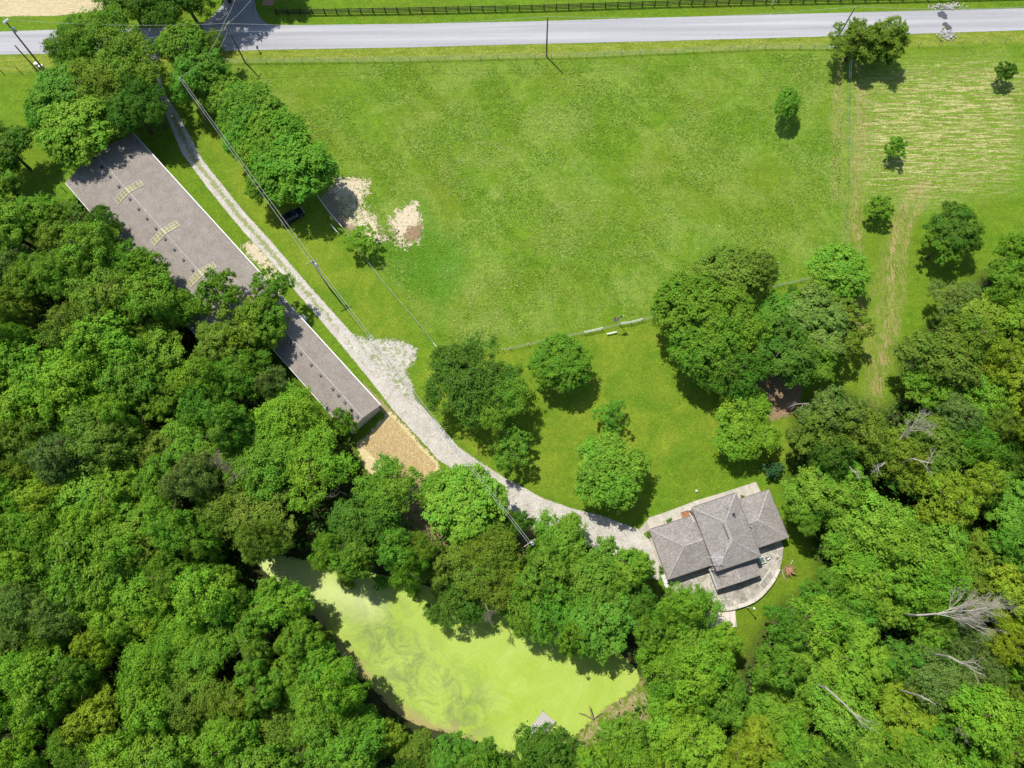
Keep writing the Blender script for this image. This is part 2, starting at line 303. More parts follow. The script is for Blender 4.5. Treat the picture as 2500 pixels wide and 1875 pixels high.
setp(sheet('bare_earth', wpoly([(1262, 1290), (1320, 1290), (1335, 1360), (1290, 1385), (1262, 1350)]), .005, brn, .4, 1.5), kind='structure')
setp(sheet('rough_verge', wpoly([(595, 598), (625, 590), (660, 640), (700, 690), (680, 700), (640, 650), (605, 620)]), .006, drt, .35, 1.5), kind='structure')
setp(sheet('rough_verge', wpoly([(880, 925), (940, 985), (1010, 1060), (1080, 1150), (1060, 1160), (1000, 1075), (925, 1000)]), .005, patchmat('worn_edge', (.20, .19, .06), (.42, .33, .17), 1.2, 1.2), .35, 1.5), kind='structure')
setp(sheet('stubble_field', wpoly([(-900, -100), (-900, 55), (0, 41), (140, 39), (270, 22), (320, 0), (360, -100)]), .004, patchmat('stubble', (.42, .33, .16), (.68, .58, .36), .6, .8, (.2, 1.4, 1)), .7, 1.5), kind='structure')
setp(MB().prism(wpoly([(640, 14), (667, 14), (672, -6), (645, -6)]), .004, .06).build('clay_pad', simple('clay', (.42, .25, .16), .9)), kind='structure')
# pond with duckweed
pm, nt, bs = newmat('duckweed'); v = coord(nt)
swirl = noise(nt, .10, 6, .7, 1.5, v); sw2 = noise(nt, .3, 9, .8, .8, v); ff = noise(nt, 5, 4, .75, 1.5, v)
pc = mix(nt, ramp(nt, swirl, [(.3, 0), (.66, 1)]), (.30, .43, .038), (.40, .515, .10))
murk = mathn(nt, 'MULTIPLY', attr(nt, 'murk'), ramp(nt, sw2, [(.42, 0), (.58, 1)]))
pc = mix(nt, mathn(nt, 'MULTIPLY', murk, .85), pc, (.17, .23, .07))
ln = ramp(nt, noise(nt, 1.3, 5, .65, 3.2, v), [(.487, 0), (.5, 1), (.513, 0)])
pc = mix(nt, mathn(nt, 'MULTIPLY', ln, mathn(nt, 'ADD', mathn(nt, 'MULTIPLY', attr(nt, 'murk'), .5), .10)), pc, (.14, .2, .04))
pc = mix(nt, mathn(nt, 'MULTIPLY', attr(nt, 'pale'), .6), pc, (.62, .68, .30))
pc = mix(nt, mathn(nt, 'MULTIPLY', ramp(nt, mathn(nt, 'ADD', sw2, mathn(nt, 'MULTIPLY', attr(nt, 'rim'), .25)), [(.6, 0), (.72, 1)]), attr(nt, 'rim')), pc, (.36, .30, .12))
pc = mix(nt, 1.0, pc, ramp(nt, ff, [(.3, .8), (.7, 1.12)]), 'MULTIPLY')
frayed(nt, bs, 2.2, .8, 1, 10); nt.links.new(pc, bs.inputs['Base Color']); bs.inputs['Roughness'].default_value = .7; bs.inputs['Specular IOR Level'].default_value = .25
bump(nt, bs, ff, .3, .03)
mk1 = pline([(900, 1480), (950, 1580), (1050, 1680), (1130, 1740)]); pl1 = pline([(640, 1370), (760, 1430), (900, 1470)])
setp(sheet('pond', pond_w, WZ, pm, .5, .9, {'murk': lambda p: np.clip(1.25-lines(p, mk1)/5.5, 0, 1), 'pale': lambda p: np.clip(1-lines(p, pl1)/4, 0, 1),
     'rim': lambda p: np.clip(1-sdf(p, pond_w)/5.0, 0, 1)*np.clip(1-lines(p, pline([(760, 1480), (870, 1640), (1000, 1760), (1120, 1800)]))/6, 0, 1)}), kind='structure')
# ================================================================== HARD OBJECTS
wood_grey = simple('weathered_timber', (.30, .26, .21), .85, .3, 3, vec=(1, 6, 1))
pole_m = simple('creosote_pole', (.20, .14, .085), .85, .25, 4, vec=(6, 6, .5))
grey_pole = simple('grey_pole', (.34, .30, .25), .85, .2, 4, vec=(6, 6, .5))
galv = simple('galvanised_steel', (.52, .56, .54), .45, .1, 5, .4, .5)
white_m = simple('white_paint', (.75, .75, .72), .5, .06, 3)
black_w = simple('black_board', (.022, .02, .018), .6, .3, 3)
wire_m = simple('aluminium_wire', (.45, .45, .42), .5, .05, 2)
conc = None
def roofmat(name, c1, c2, uv):
    m, nt, bs = newmat(name); ang = math.atan2(uv[1], uv[0]); v = coord(nt, (1, 1, 1), -ang)
    br = N(nt, 'TexBrick'); nt.links.new(v, br.inputs['Vector']); br.inputs['Scale'].default_value = 1.0
    br.inputs['Brick Width'].default_value = .33; br.inputs['Row Height'].default_value = .145; br.inputs['Mortar Size'].default_value = .012
    br.inputs['Color1'].default_value = (*c1, 1); br.inputs['Color2'].default_value = (*c2, 1); br.inputs['Mortar'].default_value = (*[x*.45 for x in c1], 1); br.inputs['Bias'].default_value = 0
    c = mix(nt, 1.0, br.outputs[0], ramp(nt, noise(nt, 11, 2, .8, 0, v), [(.3, .72), (.7, 1.28)]), 'MULTIPLY')
    c = mix(nt, 1.0, c, ramp(nt, noise(nt, .5, 4, .6, .5, v), [(.3, .86), (.7, 1.12)]), 'MULTIPLY')
    nt.links.new(c, bs.inputs['Base Color']); bs.inputs['Roughness'].default_value = .95; bs.inputs['Specular IOR Level'].default_value = .15
    bump(nt, bs, noise(nt, 6, 4, .8, 0, v), .5, .05); return m
# ---- barn
BA, BB = P(326, 327, 3.0)[:2], P(929.2, 990.1, 3.0)[:2]
bu = (BB-BA)/np.linalg.norm(BB-BA); bv = np.array([bu[1], -bu[0]])
def BL(u, v, z): q = BA+bu*u+bv*v; return np.array([q[0], q[1], z])
broof = roofmat('barn_shingle', (.285, .25, .218), (.355, .312, .272), bu)
siding, nt, bs = newmat('grey_metal_siding'); w_ = N(nt, 'TexWave', wave_type='BANDS', bands_direction='X'); w_.inputs['Scale'].default_value = 1.05
nt.links.new(coord(nt, None, -math.atan2(bv[1], bv[0])), w_.inputs['Vector'])
nt.links.new(ramp(nt, w_.outputs['Fac'], [(.0, (.34, .37, .38)), (.18, (.50, .53, .53)), (1, (.52, .55, .55))]), bs.inputs['Base Color']); bs.inputs['Roughness'].default_value = .5; bump(nt, bs, w_.outputs['Fac'], .6, .04)
barn = thing('barn', 'long grey shingled barn with a wide and a narrow half beside the gravel drive', 'barn', BL(35, 5, 0))
bo = barn.location.copy()
def bpart(mb, name, mat, parent=None, smooth=False):
    o = mb.build(name, mat, None, smooth); o.parent = parent or barn
    if not parent: o.matrix_parent_inverse = Matrix.Translation(-bo)
    return o
UE, UM, US = 70.7, 46.0, -.2   # lower end, step, upper end
VW, VN, RW, RN, EZ = 14.85, 6.85, 7.42, 3.42, 3.0
RZW, RZN = 4.75, 4.05
def gable(mb, u0, u1, v0, vr, v1, ez, rz, th=.14):
    L = lambda u, v, z: BL(u, v, z)
    for (va, za, vb, zb) in ((v0, ez, vr, rz), (vr, rz, v1, ez)):
        top = [L(u0, va, za), L(u1, va, za), L(u1, vb, zb), L(u0, vb, zb)]
        bot = [p-np.array([0, 0, th]) for p in top]
        mb.add(top+bot, [(0, 1, 2, 3), (7, 6, 5, 4), (0, 4, 5, 1), (1, 5, 6, 2), (2, 6, 7, 3), (3, 7, 4, 0)])
    return mb
bpart(gable(MB(), US, UM, 0, RW, VW, EZ, RZW), 'roof', broof)
bpart(gable(MB(), UM+.003, UE, .003, RN, VN, EZ-.004, RZN), 'roof', broof)
def bwall(u0, u1, v0, vr, v1, ez, rz):
    mb = MB(); z = ez-.16; i = .35
    pl = lambda u: [BL(u, v0+i, 0), BL(u, v1-i, 0), BL(u, v1-i, z+.08), BL(u, vr, rz-.22), BL(u, v0+i, z+.08)]
    a_, b_ = pl(u0+i), pl(u1-.25)
    mb.add(a_+b_, [(0, 1, 2, 3, 4), (9, 8, 7, 6, 5), (0, 4, 9, 5), (1, 6, 7, 2), (0, 5, 6, 1)]); return mb
bpart(bwall(US, UM+.3, 0, RW, VW, EZ, RZW), 'wall', siding)
bpart(bwall(UM-.1, UE, 0.01, RN, VN, EZ, RZN), 'wall', siding)
gm_ = MB()
for u0, u1 in ((US, 21.3), (21.35, UE)):
    gm_.add([BL(u0, -.16, EZ-.02), BL(u1, -.16, EZ-.02), BL(u1, -.01, EZ-.02), BL(u0, -.01, EZ-.02), BL(u0, -.14, EZ-.16), BL(u1, -.14, EZ-.16), BL(u1, -.01, EZ-.16), BL(u0, -.01, EZ-.16)],
            [(0, 1, 2, 3), (7, 6, 5, 4), (0, 4, 5, 1), (2, 6, 7, 3), (1, 5, 6, 2), (3, 7, 4, 0)])
bpart(gm_, 'gutter', white_m)
for (u0, u1, v) in ((US, UM, VW), (UM+.3, UE, VN)):
    g2 = MB().tube([BL(u0, v+.07, EZ-.05), BL(u1, v+.07, EZ-.05)], .06, 6); bpart(g2, 'gutter', white_m)
lt = simple('ridge_cap_shingle', (.46, .41, .38), .9, .35, 2.2)
rc_ = MB(); rc_.tube([BL(US+.05, RW, RZW+.0), BL(UM, RW, RZW+.0)], .09, 5); bpart(rc_, 'ridge_cap', lt)
rc_ = MB(); rc_.tube([BL(UM+.1, RN, RZN+.0), BL(UE-.05, RN, RZN+.0)], .09, 5); bpart(rc_, 'ridge_cap', lt)
ventm = simple('black_roof_vent', (.03, .034, .045), .5, .2, 4)
def vent(u, v, z):
    mb = MB(); mb.box(BL(u, v, z+.06), (.34, .34, .16), math.atan2(bu[1], bu[0])); mb.box(BL(u, v, z+.17), (.44, .44, .06), math.atan2(bu[1], bu[0])); bpart(mb, 'roof_vent', ventm)
for u in (.65, 3.3, 5.95, 8.72, 12.13, 14.85, 17.44, 20.1, 22.9, 25.6, 28.3, 31.0, 33.85, 36.7, 39.5): vent(u, 8.15, RZW-(8.15-RW)*.236)
for u in (52.5, 55.2, 57.9, 60.37, 63.58, 65.07, 66.7, 68.35, 69.94): vent(u, 3.95, RZN-(3.95-RN)*.3)
skf = simple('beige_skylight_frame', (.56, .52, .34), .6, .15, 3); skp = simple('fibreglass_panel', (.26, .25, .13), .35, .5, 1.2, spec=.5)
for uc in (10.5, 21.6, 32.4):
    fr = MB(); pn = MB(); w = .62
    for sgn, vend in ((-1, 4.75), (1, 10.15)):
        L = abs(vend-RW); n = 4; sl = (RZW-EZ)/(RW if sgn < 0 else VW-RW)
        zz = lambda v: RZW-abs(v-RW)*sl
        ey = np.array([bv[0]*sgn, bv[1]*sgn, -sl]); ey /= np.linalg.norm(ey); ex = np.array([bu[0], bu[1], 0.]); ez = np.cross(ex, ey)*(1 if np.cross(ex, ey)[2] > 0 else -1)
        for k in (-w, 0, w): fr.box(BL(uc+k, RW+sgn*L/2, zz(RW+sgn*L/2)+.05), (.09 if k else .06, L/math.cos(math.atan(sl)), .1), ax=(ex, ey, ez))
        for i in range(n+1): vv = RW+sgn*L*(i/n if i else .03); fr.box(BL(uc, vv, zz(vv)+.055), (2*w, .08, .085), ax=(ex, ey, ez))
        pn.box(BL(uc, RW+sgn*L/2, zz(RW+sgn*L/2)+.02), (2*w, L, .03), ax=(ex, ey, ez))
    s_ = bpart(fr, 'skylight', skf); q = pn.build('panel', skp); q.parent = s_
ac = thing('meter_box', 'small pale box on the barn wall beside the drive, below the overhanging tree', 'box', P(746, 781))
MB().box((0, 0, 1.0), (.9, .6, .6), math.atan2(bu[1], bu[0])).build('cabinet', white_m, ac); MB().box((0, 0, .35), (.7, .45, .69), math.atan2(bu[1], bu[0])).build('stand', galv, ac)
MB().box((0, 0, 1.33), (1.0, .7, .05), math.atan2(bu[1], bu[0])).build('lid', white_m, ac)
# ---- house
HZ, WZE, PZE = 4.3, 2.8, 2.55
hpx = lambda x, y, z: P(1540+x/5.53, 1160+y/5.53, z)[:2]
HE, HF = hpx(825, 437, HZ), hpx(1412, 243, HZ); hu = (HF-HE)/np.linalg.norm(HF-HE); hv_ = np.array([hu[1], -hu[0]])
HA = math.atan2(hu[1], hu[0])
def HL(u, v, z): q = HE+hu*u+hv_*v; return np.array([q[0], q[1], z])
def hloc(x, y, z=0): q = P(x, y, z)[:2]-HE; return float(q@hu), float(q@hv_)
hroof = roofmat('house_shingle', (.255, .235, .213), (.385, .352, .322), hu)
house = thing('house', 'grey hip roofed house with two wings, a rear porch and a curved patio', 'house', HL(3.5, 5, 0)); ho = house.location.copy()
def hpart(mb, name, mat, parent=None):
    o = mb.build(name, mat); o.parent = parent or house
    if not parent: o.matrix_parent_inverse = Matrix.Translation(-ho)
    return o
capm = simple('hip_cap_shingle', (.44, .405, .37), .9, .45, 3)
fascia = simple('dark_fascia', (.16, .14, .13), .6, .1, 3)
def hip(u0, u1, v0, v1, ez, pitch, axis, open_u=None, th=.18):
    # hip roof; axis 'v' ridge along v, 'u' ridge along u; open_u: side where the ridge runs straight into a wall
    mb = MB(); caps = MB()
    if axis == 'v':
        hw = (u1-u0)/2; um = (u0+u1)/2; rz = ez+hw*pitch; r0, r1 = (um, v0+hw), (um, v1-hw)
        c = [(u0, v0), (u1, v0), (u1, v1), (u0, v1)]
        vs = [HL(*p, ez) for p in c]+[HL(*r0, rz), HL(*r1, rz)]; fs = [(0, 4, 1), (1, 4, 5, 2), (2, 5, 3), (3, 5, 4, 0)]
        edges = [(0, 4), (1, 4), (2, 5), (3, 5), (4, 5)]
    else:
        hw = (v1-v0)/2; vm = (v0+v1)/2; rz = ez+hw*pitch
        if open_u == 'hi': r0, r1 = (u0+hw, vm), (u1, vm); fs = [(0, 3, 4), (0, 4, 5, 1), (3, 2, 5, 4)]; edges = [(0, 4), (3, 4), (4, 5)]
        else: r0, r1 = (u0, vm), (u1-hw, vm); fs = [(1, 5, 2), (0, 4, 5, 1), (3, 2, 5, 4)]; edges = [(1, 5), (2, 5), (4, 5)]
        c = [(u0, v0), (u1, v0), (u1, v1), (u0, v1)]; vs = [HL(*p, ez) for p in c]+[HL(*r0, rz), HL(*r1, rz)]
    lo = [p-np.array([0, 0, th]) for p in vs[:4]]
    mb.add(vs, fs); b = len(mb.v); mb.add(vs[:4]+lo, [(0, 1, 5, 4), (1, 2, 6, 5), (2, 3, 7, 6), (3, 0, 4, 7), (4, 5, 6, 7)])
    for i, (p, q) in enumerate(edges): caps.tube([vs[p]+(vs[q]-vs[p])*.01, vs[q]], .085, 5)
    return mb, caps, rz
for args in ((0, 7.2, 0, 9.95, HZ, .36, 'v', None), (-7.1, .55, 1.12, 8.95, WZE, .30, 'u', 'hi'), (6.7, 12.78, 1.05, 8.72, WZE, .30, 'u', 'lo')):
    mb, cp, rz = hip(*args); r = hpart(mb, 'roof', hroof); hpart(cp, 'ridge_cap', capm, r)
    u0, u1, v0, v1, ez = args[:5]; g = MB()
    for aa, bb in (((u0, v1), (u1, v1)), ((u0, v0), (u1, v0)), ((u0, v0), (u0, v1)), ((u1, v0), (u1, v1))):
        if args[6] == 'u' and ((args[7] == 'hi' and aa[0] == u1 and bb[0] == u1) or (args[7] == 'lo' and aa[0] == u0 and bb[0] == u0)): continue
        p, q = HL(*aa, ez-.09), HL(*bb, ez-.09); cc = HL((u0+u1)/2, (v0+v1)/2, ez-.09); m_ = (p+q)/2-cc; m_[2] = 0
        nrm = np.array([-(q-p)[1], (q-p)[0], 0]); nrm /= np.linalg.norm(nrm); nrm *= 1 if nrm@m_ > 0 else -1
        g.tube([p+nrm*.05, q+nrm*.05], .055, 5)
    hpart(g, 'gutter', fascia, r)
# porch roof (low gable)
pr = gp_ = MB()
def hg(mb, u0, u1, v0, v1, ez, rz, th=.14):
    um = (u0+u1)/2
    for ua, za, ub, zb in ((u0, ez, um, rz), (um, rz, u1, ez)):
        t_ = [HL(ua, v0, za), HL(ub, v0, zb), HL(ub, v1, zb), HL(ua, v1, za)]; b_ = [p-np.array([0, 0, th]) for p in t_]
        mb.add(t_+b_, [(0, 1, 2, 3), (7, 6, 5, 4), (0, 4, 5, 1), (1, 5, 6, 2), (2, 6, 7, 3), (3, 7, 4, 0)])
r = hpart((hg(pr, -.25, 6.7, 9.3, 12.6, PZE, PZE+.45), pr)[1], 'porch_roof', hroof)
hpart(MB().tube([HL(3.22, 10.7, PZE+.46), HL(3.22, 12.3, PZE+.46)], .09, 5), 'ridge_vent', capm, r)
f_ = MB()
f_.box(HL(-.42, 11.0, PZE-.05), (.3, 3.2, .1), HA); hpart(f_, 'side_flashing', simple('pale_flashing', (.40, .38, .34), .6), r)
posts_m = simple('porch_post', (.55, .53, .5), .6)
for u, v in ((0.1, 12.3), (3.2, 12.3), (6.4, 12.3)): hpart(MB().box(HL(u, v, (PZE+.3)/2), (.14, .14, PZE-.5), HA), 'post', posts_m)
brick, nt, bs = newmat('tan_brick'); b_ = N(nt, 'TexBrick'); b_.inputs['Scale'].default_value = 4; nt.links.new(coord(nt), b_.inputs['Vector'])
b_.inputs['Color1'].default_value = (.36, .24, .17, 1); b_.inputs['Color2'].default_value = (.30, .19, .13, 1); b_.inputs['Mortar'].default_value = (.4, .37, .33, 1); nt.links.new(b_.outputs[0], bs.inputs['Base Color'])
def walls(u0, u1, v0, v1, z): return MB().box(HL((u0+u1)/2, (v0+v1)/2, z/2), (u1-u0, v1-v0, z), HA)
hpart(walls(.5, 6.7, .5, 9.3, HZ-.2), 'wall', brick); hpart(walls(-6.5, .497, 1.7, 8.35, WZE-.2), 'wall', brick); hpart(walls(6.703, 12.2, 1.65, 8.1, WZE-.2), 'wall', brick)
glass = simple('window_glass', (.03, .04, .05), .08, .1, 2, spec=.8)
def window(u, v, z, w, h, face):
    d = {'v+': (w, .08, h), 'v-': (w, .08, h), 'u+': (.08, w, h), 'u-': (.08, w, h)}[face]
    off = {'v+': (0, .035), 'v-': (0, -.035), 'u+': (.035, 0), 'u-': (-.035, 0)}[face]
    fr = hpart(MB().box(HL(u+off[0], v+off[1], z), tuple(x+(.12 if x > .1 else 0) for x in d), HA), 'window', white_m)
    q = MB().box(HL(u+off[0]*1.6, v+off[1]*1.6, z), d, HA).build('pane', glass); q.parent = fr
for u in (-5, -2.5): window(u, 8.35, 1.5, 1.3, 1.1, 'v+'); window(u, 1.7, 1.5, 1.2, 1.0, 'v-')
for u in (8.3, 10.6): window(u, 8.1, 1.5, 1.3, 1.1, 'v+'); window(u, 1.65, 1.5, 1.2, 1.0, 'v-')
window(-6.5, 5, 1.5, 1.4, 1.1, 'u-'); window(12.2, 5, 1.5, 1.4, 1.1, 'u+'); window(3.5, .5, 2.2, 1.8, 1.4, 'v-'); window(5.2, 9.3, 1.4, 1.2, 1.1, 'v+')
dr = hpart(MB().box(HL(2.6, 9.35, 1.05), (1.9, .08, 2.1), HA), 'door', glass); q = MB().box(HL(3.3, 9.41, 1.05), (.05, .06, .2), HA).build('handle', galv); q.parent = dr
def hroofz(u, v): return HZ+min(u, 7.2-u, v, 9.95-v)*.33
for (x, y, sx_, mt) in ((1390, 530, .42, ventm), (1407, 567, .18, simple('brown_pipe', (.12, .07, .05), .6)), (1310, 450, .16, ventm), (1318, 455, .1, galv)):
    q = hpx(x, y, 5.1)-HE; u, v = float(q@hu), float(q@hv_); hpart(MB().box(HL(u, v, hroofz(u, v)+.12), (sx_, sx_, .26), HA), 'roof_vent', mt)
q = hpx(1620, 698, 4)-HE; u, v = float(q@hu), float(q@hv_); hpart(MB().tube([HL(u, v, 3.5), HL(u, v, 4.35)], .07, 8), 'vent_pipe', galv)
hpart(MB().tube([HL(3.2, 3.9, HZ+1.2), HL(3.2, 6.1, HZ+1.2)], .11, 4).tube([HL(3.95, 3.9, HZ+1.2-.08), HL(3.95, 6.1, HZ+1.2-.08)], .04, 4), 'ridge_vent', fascia)
ds = MB(); ds.tube([HL(-.1, .5, HZ-.1), HL(-.35, .55, WZE+.3), HL(-.2, 2.2, 3.3)], .06, 6); hpart(ds, 'downspout', white_m); ds = MB(); ds.tube([HL(-.3, 9.6, HZ-.1), HL(-.35, 9.6, .2)], .06, 6); hpart(ds, 'downspout', white_m)
# aerial mast on the house side
an = thing('tv_aerial', 'white television aerial on a lattice mast at the corner of the main roof', 'antenna', HL(-.35, 8.6, 0)); ao = an.location.copy()
al = simple('pale_aluminium', (.7, .72, .74), .4, .05, 2, .3)
def apart(mb, n):
    o = mb.build(n, al); o.parent = an; o.matrix_parent_inverse = Matrix.Translation(-ao); return o
mb = MB()
for k in range(3): t = 2*math.pi*k/3; mb.tube([HL(-.35+.17*math.cos(t), 8.9+.17*math.sin(t), .1), HL(-.35+.1*math.cos(t), 8.9+.1*math.sin(t), 6.2)], .025, 5)
for k in range(14): z = .5+k*.42; mb.tube([HL(-.5, 8.85, z), HL(-.22, 8.95, z+.2), HL(-.35, 9.05, z)], .015, 4)
mb.tube([HL(-.35, 8.9, 6.2), HL(-.35, 8.9, 7.6)], .035, 6); apart(mb, 'mast')
apart(MB().tube([P(1540+1020/5.53, 1160+1105/5.53, 7.5), P(1540+1240/5.53, 1160+1112/5.53, 7.5)], .04, 6), 'boom')
el = MB()
for i in range(7):
    t = 1100+i*23; h_ = 60+i*7; el.tube([P(1540+t/5.53, 1160+(1105-h_*.9)/5.53, 7.48), P(1540+(t+2)/5.53, 1160+(1105+h_)/5.53, 7.48)], .02, 5)
el.tube([P(1540+1130/5.53, 1160+1190/5.53, 7.3), P(1540+1245/5.53, 1160+1195/5.53, 7.3)], .02, 5)
el.tube([P(1540+1140/5.53, 1160+1150/5.53, 7.3), P(1540+1215/5.53, 1160+1095/5.53, 7.3)], .02, 5); apart(el, 'element')
# patios
cm, nt, bs = newmat('stained_concrete'); v = coord(nt); vo = N(nt, 'TexVoronoi', feature='DISTANCE_TO_EDGE'); vo.inputs['Scale'].default_value = .42; nt.links.new(v, vo.inputs['Vector'])
vc = N(nt, 'TexVoronoi'); vc.inputs['Scale'].default_value = .42; nt.links.new(v, vc.inputs['Vector'])
cc = mix(nt, ramp(nt, noise(nt, .8, 6, .7, 1.5, v), [(.32, 0), (.66, 1)]), (.20, .185, .155), (.52, .48, .40))
bw = N(nt, 'RGBToBW'); nt.links.new(vc.outputs['Color'], bw.inputs[0]); cc = mix(nt, 1.0, cc, ramp(nt, bw.outputs[0], [(.2, .82), (.8, 1.2)]), 'MULTIPLY')
cc = mix(nt, ramp(nt, vo.outputs['Distance'], [(.0, .85), (.025, 0)]), cc, (.60, .57, .49))
cc = mix(nt, 1.0, cc, ramp(nt, noise(nt, 6, 4, .8, 0, v), [(.3, .88), (.7, 1.1)]), 'MULTIPLY')
nt.links.new(cc, bs.inputs['Base Color']); bs.inputs['Roughness'].default_value = .9
conc = simple('pale_concrete', (.56, .52, .44), .9, .2, 1.2, bmp=.2)
walkm, nt, bs = newmat('walk_concrete'); v = coord(nt, None, -HA)
cc = mix(nt, ramp(nt, noise(nt, .9, 6, .7, 1, v), [(.3, 0), (.66, 1)]), (.38, .35, .285), (.58, .54, .45))
bk = N(nt, 'TexBrick'); bk.offset = 0; nt.links.new(v, bk.inputs['Vector']); bk.inputs['Brick Width'].default_value = 2.1; bk.inputs['Row Height'].default_value = 5; bk.inputs['Mortar Size'].default_value = .03; bk.inputs['Scale'].default_value = 1
bk.inputs['Color1'].default_value = (1, 1, 1, 1); bk.inputs['Color2'].default_value = (.86, .86, .86, 1); bk.inputs['Mortar'].default_value = (1.25, 1.25, 1.25, 1)
cc = mix(nt, 1.0, cc, bk.outputs[0], 'MULTIPLY'); nt.links.new(cc, bs.inputs['Base Color']); bs.inputs['Roughness'].default_value = .9
z5 = lambda L, z: [P(1540+x/5.53, 1160+y/5.53, z)[:2] for x, y in L]
setp(MB().prism(z5([(245, 572), (430, 515), (640, 435), (860, 350), (1300, 218), (1690, 90), (1755, 222), (1900, 500), (700, 900), (300, 790), (265, 725)], .1), -.05, .1).build('front_walk', walkm), kind='structure')
setp(MB().prism(z5([(108, 742), (165, 800), (300, 700), (243, 574), (232, 600)], .09), -.05, .09).build('front_walk', walkm), kind='structure')
setp(MB().prism(z5([(228, 745), (330, 760), (560, 1380), (590, 1470), (550, 1560), (505, 1500), (425, 1290), (300, 975)], .11), -.05, .11).build('side_walk', walkm), kind='structure')
PT = .45
curve = [(1700, 1477), (1724, 1485), (1745, 1489), (1765, 1490.5), (1782, 1489.5), (1800, 1485.5), (1822, 1478.5), (1843.7, 1468.5), (1858, 1457), (1870.5, 1444), (1883, 1429), (1894, 1412.5), (1903.6, 1390), (1908, 1374), (1911, 1355), (1913, 1338)]
inner = [(1640, 1420), (1650, 1450), (1675, 1466)]
pat = [P(x, y, PT)[:2] for x, y in inner+curve]+[HL(12.4, 8.0, 0)[:2], HL(-6.6, 8.2, 0)[:2]]
patio = thing('patio', 'raised curved concrete patio with a pale kerb behind the house', 'patio', HL(3, 11, 0)); po = patio.location.copy()
def ppart(mb, n, m):
    o = mb.build(n, m); o.parent = patio; o.matrix_parent_inverse = Matrix.Translation(-po); return o
ppart(MB().prism(pat, -.05, PT), 'slab', cm)
rim_px = inner[2:]+curve[:13]; ro = [P(x, y, PT)[:2] for x, y in rim_px]; ctr = P(1780, 1380, PT)[:2]
ri = [p+(ctr-p)/np.linalg.norm(ctr-p)*.5 for p in ro]; rb = MB()
for i in range(len(ro)-1):
    o0, o1 = ro[i]+(ro[i]-ctr)*.008, ro[i+1]+(ro[i+1]-ctr)*.008
    rb.add([(*o0, 0), (*o1, 0), (*ri[i+1], PT+.003), (*ri[i], PT+.003), (*o0, PT+.2), (*o1, PT+.2), (*ri[i+1], PT+.2), (*ri[i], PT+.2)], [(4, 5, 6, 7), (0, 1, 5, 4), (2, 3, 7, 6), (1, 2, 6, 5), (0, 4, 7, 3)])
ppart(rb, 'kerb', conc)
for x, y in ((1724, 1483), (1765, 1488), (1800, 1484), (1843, 1467), (1870, 1442), (1893, 1411), (1906, 1384)):
    p = P(x, y, PT); ppart(MB().tube([p+np.array([0, 0, .1]), p+np.array([0, 0, .32])], .06, 6), 'bracket', black_w)
# flat stepping disc on patio
ppart(MB().prism([P(1794, 1471, PT)[:2]+np.array([math.cos(t), math.sin(t)])*.3 for t in np.linspace(0, 2*math.pi, 13)[:-1]], PT, PT+.03), 'cover', conc)
rp = thing('ramp', 'pale board ramp leading down from the curved patio', 'ramp', P(1765, 1510)); q_ = P(1765, 1510)
rw = [P(x, y, .2) for x, y in ((1712, 1490), (1795, 1490), (1795, 1531), (1752, 1531), (1712, 1531))]
rm_, nt, bs = newmat('pale_boards'); w_ = N(nt, 'TexWave', bands_direction='X'); w_.inputs['Scale'].default_value = .32; nt.links.new(coord(nt), w_.inputs['Vector'])
nt.links.new(mix(nt, ramp(nt, w_.outputs['Fac'], [(0, .6), (.06, 0)]), (.62, .56, .48), (.35, .31, .26)), bs.inputs['Base Color']); bs.inputs['Roughness'].default_value = .8
o = MB().prism([(p[0]-q_[0], p[1]-q_[1]) for p in rw], .02, .2).build('deck', rm_, rp)
MB().box((rw[1][0]-q_[0]-.07, (rw[1][1]+rw[2][1])/2-q_[1], .22), (.1, abs(rw[1][1]-rw[2][1]), .1)).build('edge_board', conc, rp)
MB().box(((rw[2][0]+rw[4][0])/2-q_[0], rw[2][1]-q_[1]+.05, .23), (abs(rw[2][0]-rw[4][0]), .1, .1)).build('edge_board', conc, rp)
def item(name, label, cat, px, parts, group=None, z=0, rz=0):
    t = thing(name, label, cat, P(*px, z), rz, group)
    for n, mb, m in parts: mb.build(n, m, t)
    return t
orange = simple('rusty_orange', (.36, .16, .07), .9, .4, 3)
item('planter', 'square brown planter box against the front walk beside the main roof', 'planter', (1673, 1256), [('frame', MB().box((0, .48, .2), (1.3, .08, .35)).box((0, -.48, .2), (1.3, .08, .35)).box((.61, 0, .2), (.08, .88, .35)).box((-.61, 0, .2), (.08, .88, .35)), wood_grey), ('soil', MB().box((0, 0, .17), (1.14, .88, .2)), orange)], z=.1, rz=HA)
item('window_well', 'dark open window well beside the brown planter', 'window well', (1685, 1252), [('rim', MB().box((0, .38, .12), (.9, .06, .24)).box((0, -.38, .12), (.9, .06, .24)).box((.42, 0, .12), (.06, .7, .24)).box((-.42, 0, .12), (.06, .7, .24)), galv), ('grate', MB().box((0, 0, .05), (.78, .7, .04)), black_w)], z=.1, rz=HA)
item('cold_frame', 'small green glazed cold frame at the right corner of the porch', 'cold frame', (1857, 1368), [('frame', MB().box((0, .45, .25), (1, .08, .5)).box((0, -.45, .25), (1, .08, .5)).box((.46, 0, .25), (.08, .82, .5)).box((-.46, 0, .25), (.08, .82, .5)), white_m), ('glass', MB().box((0, 0, .44), (.84, .82, .04)), simple('greenish_glass', (.12, .2, .15), .1, .4, 3))], z=PT, rz=HA)
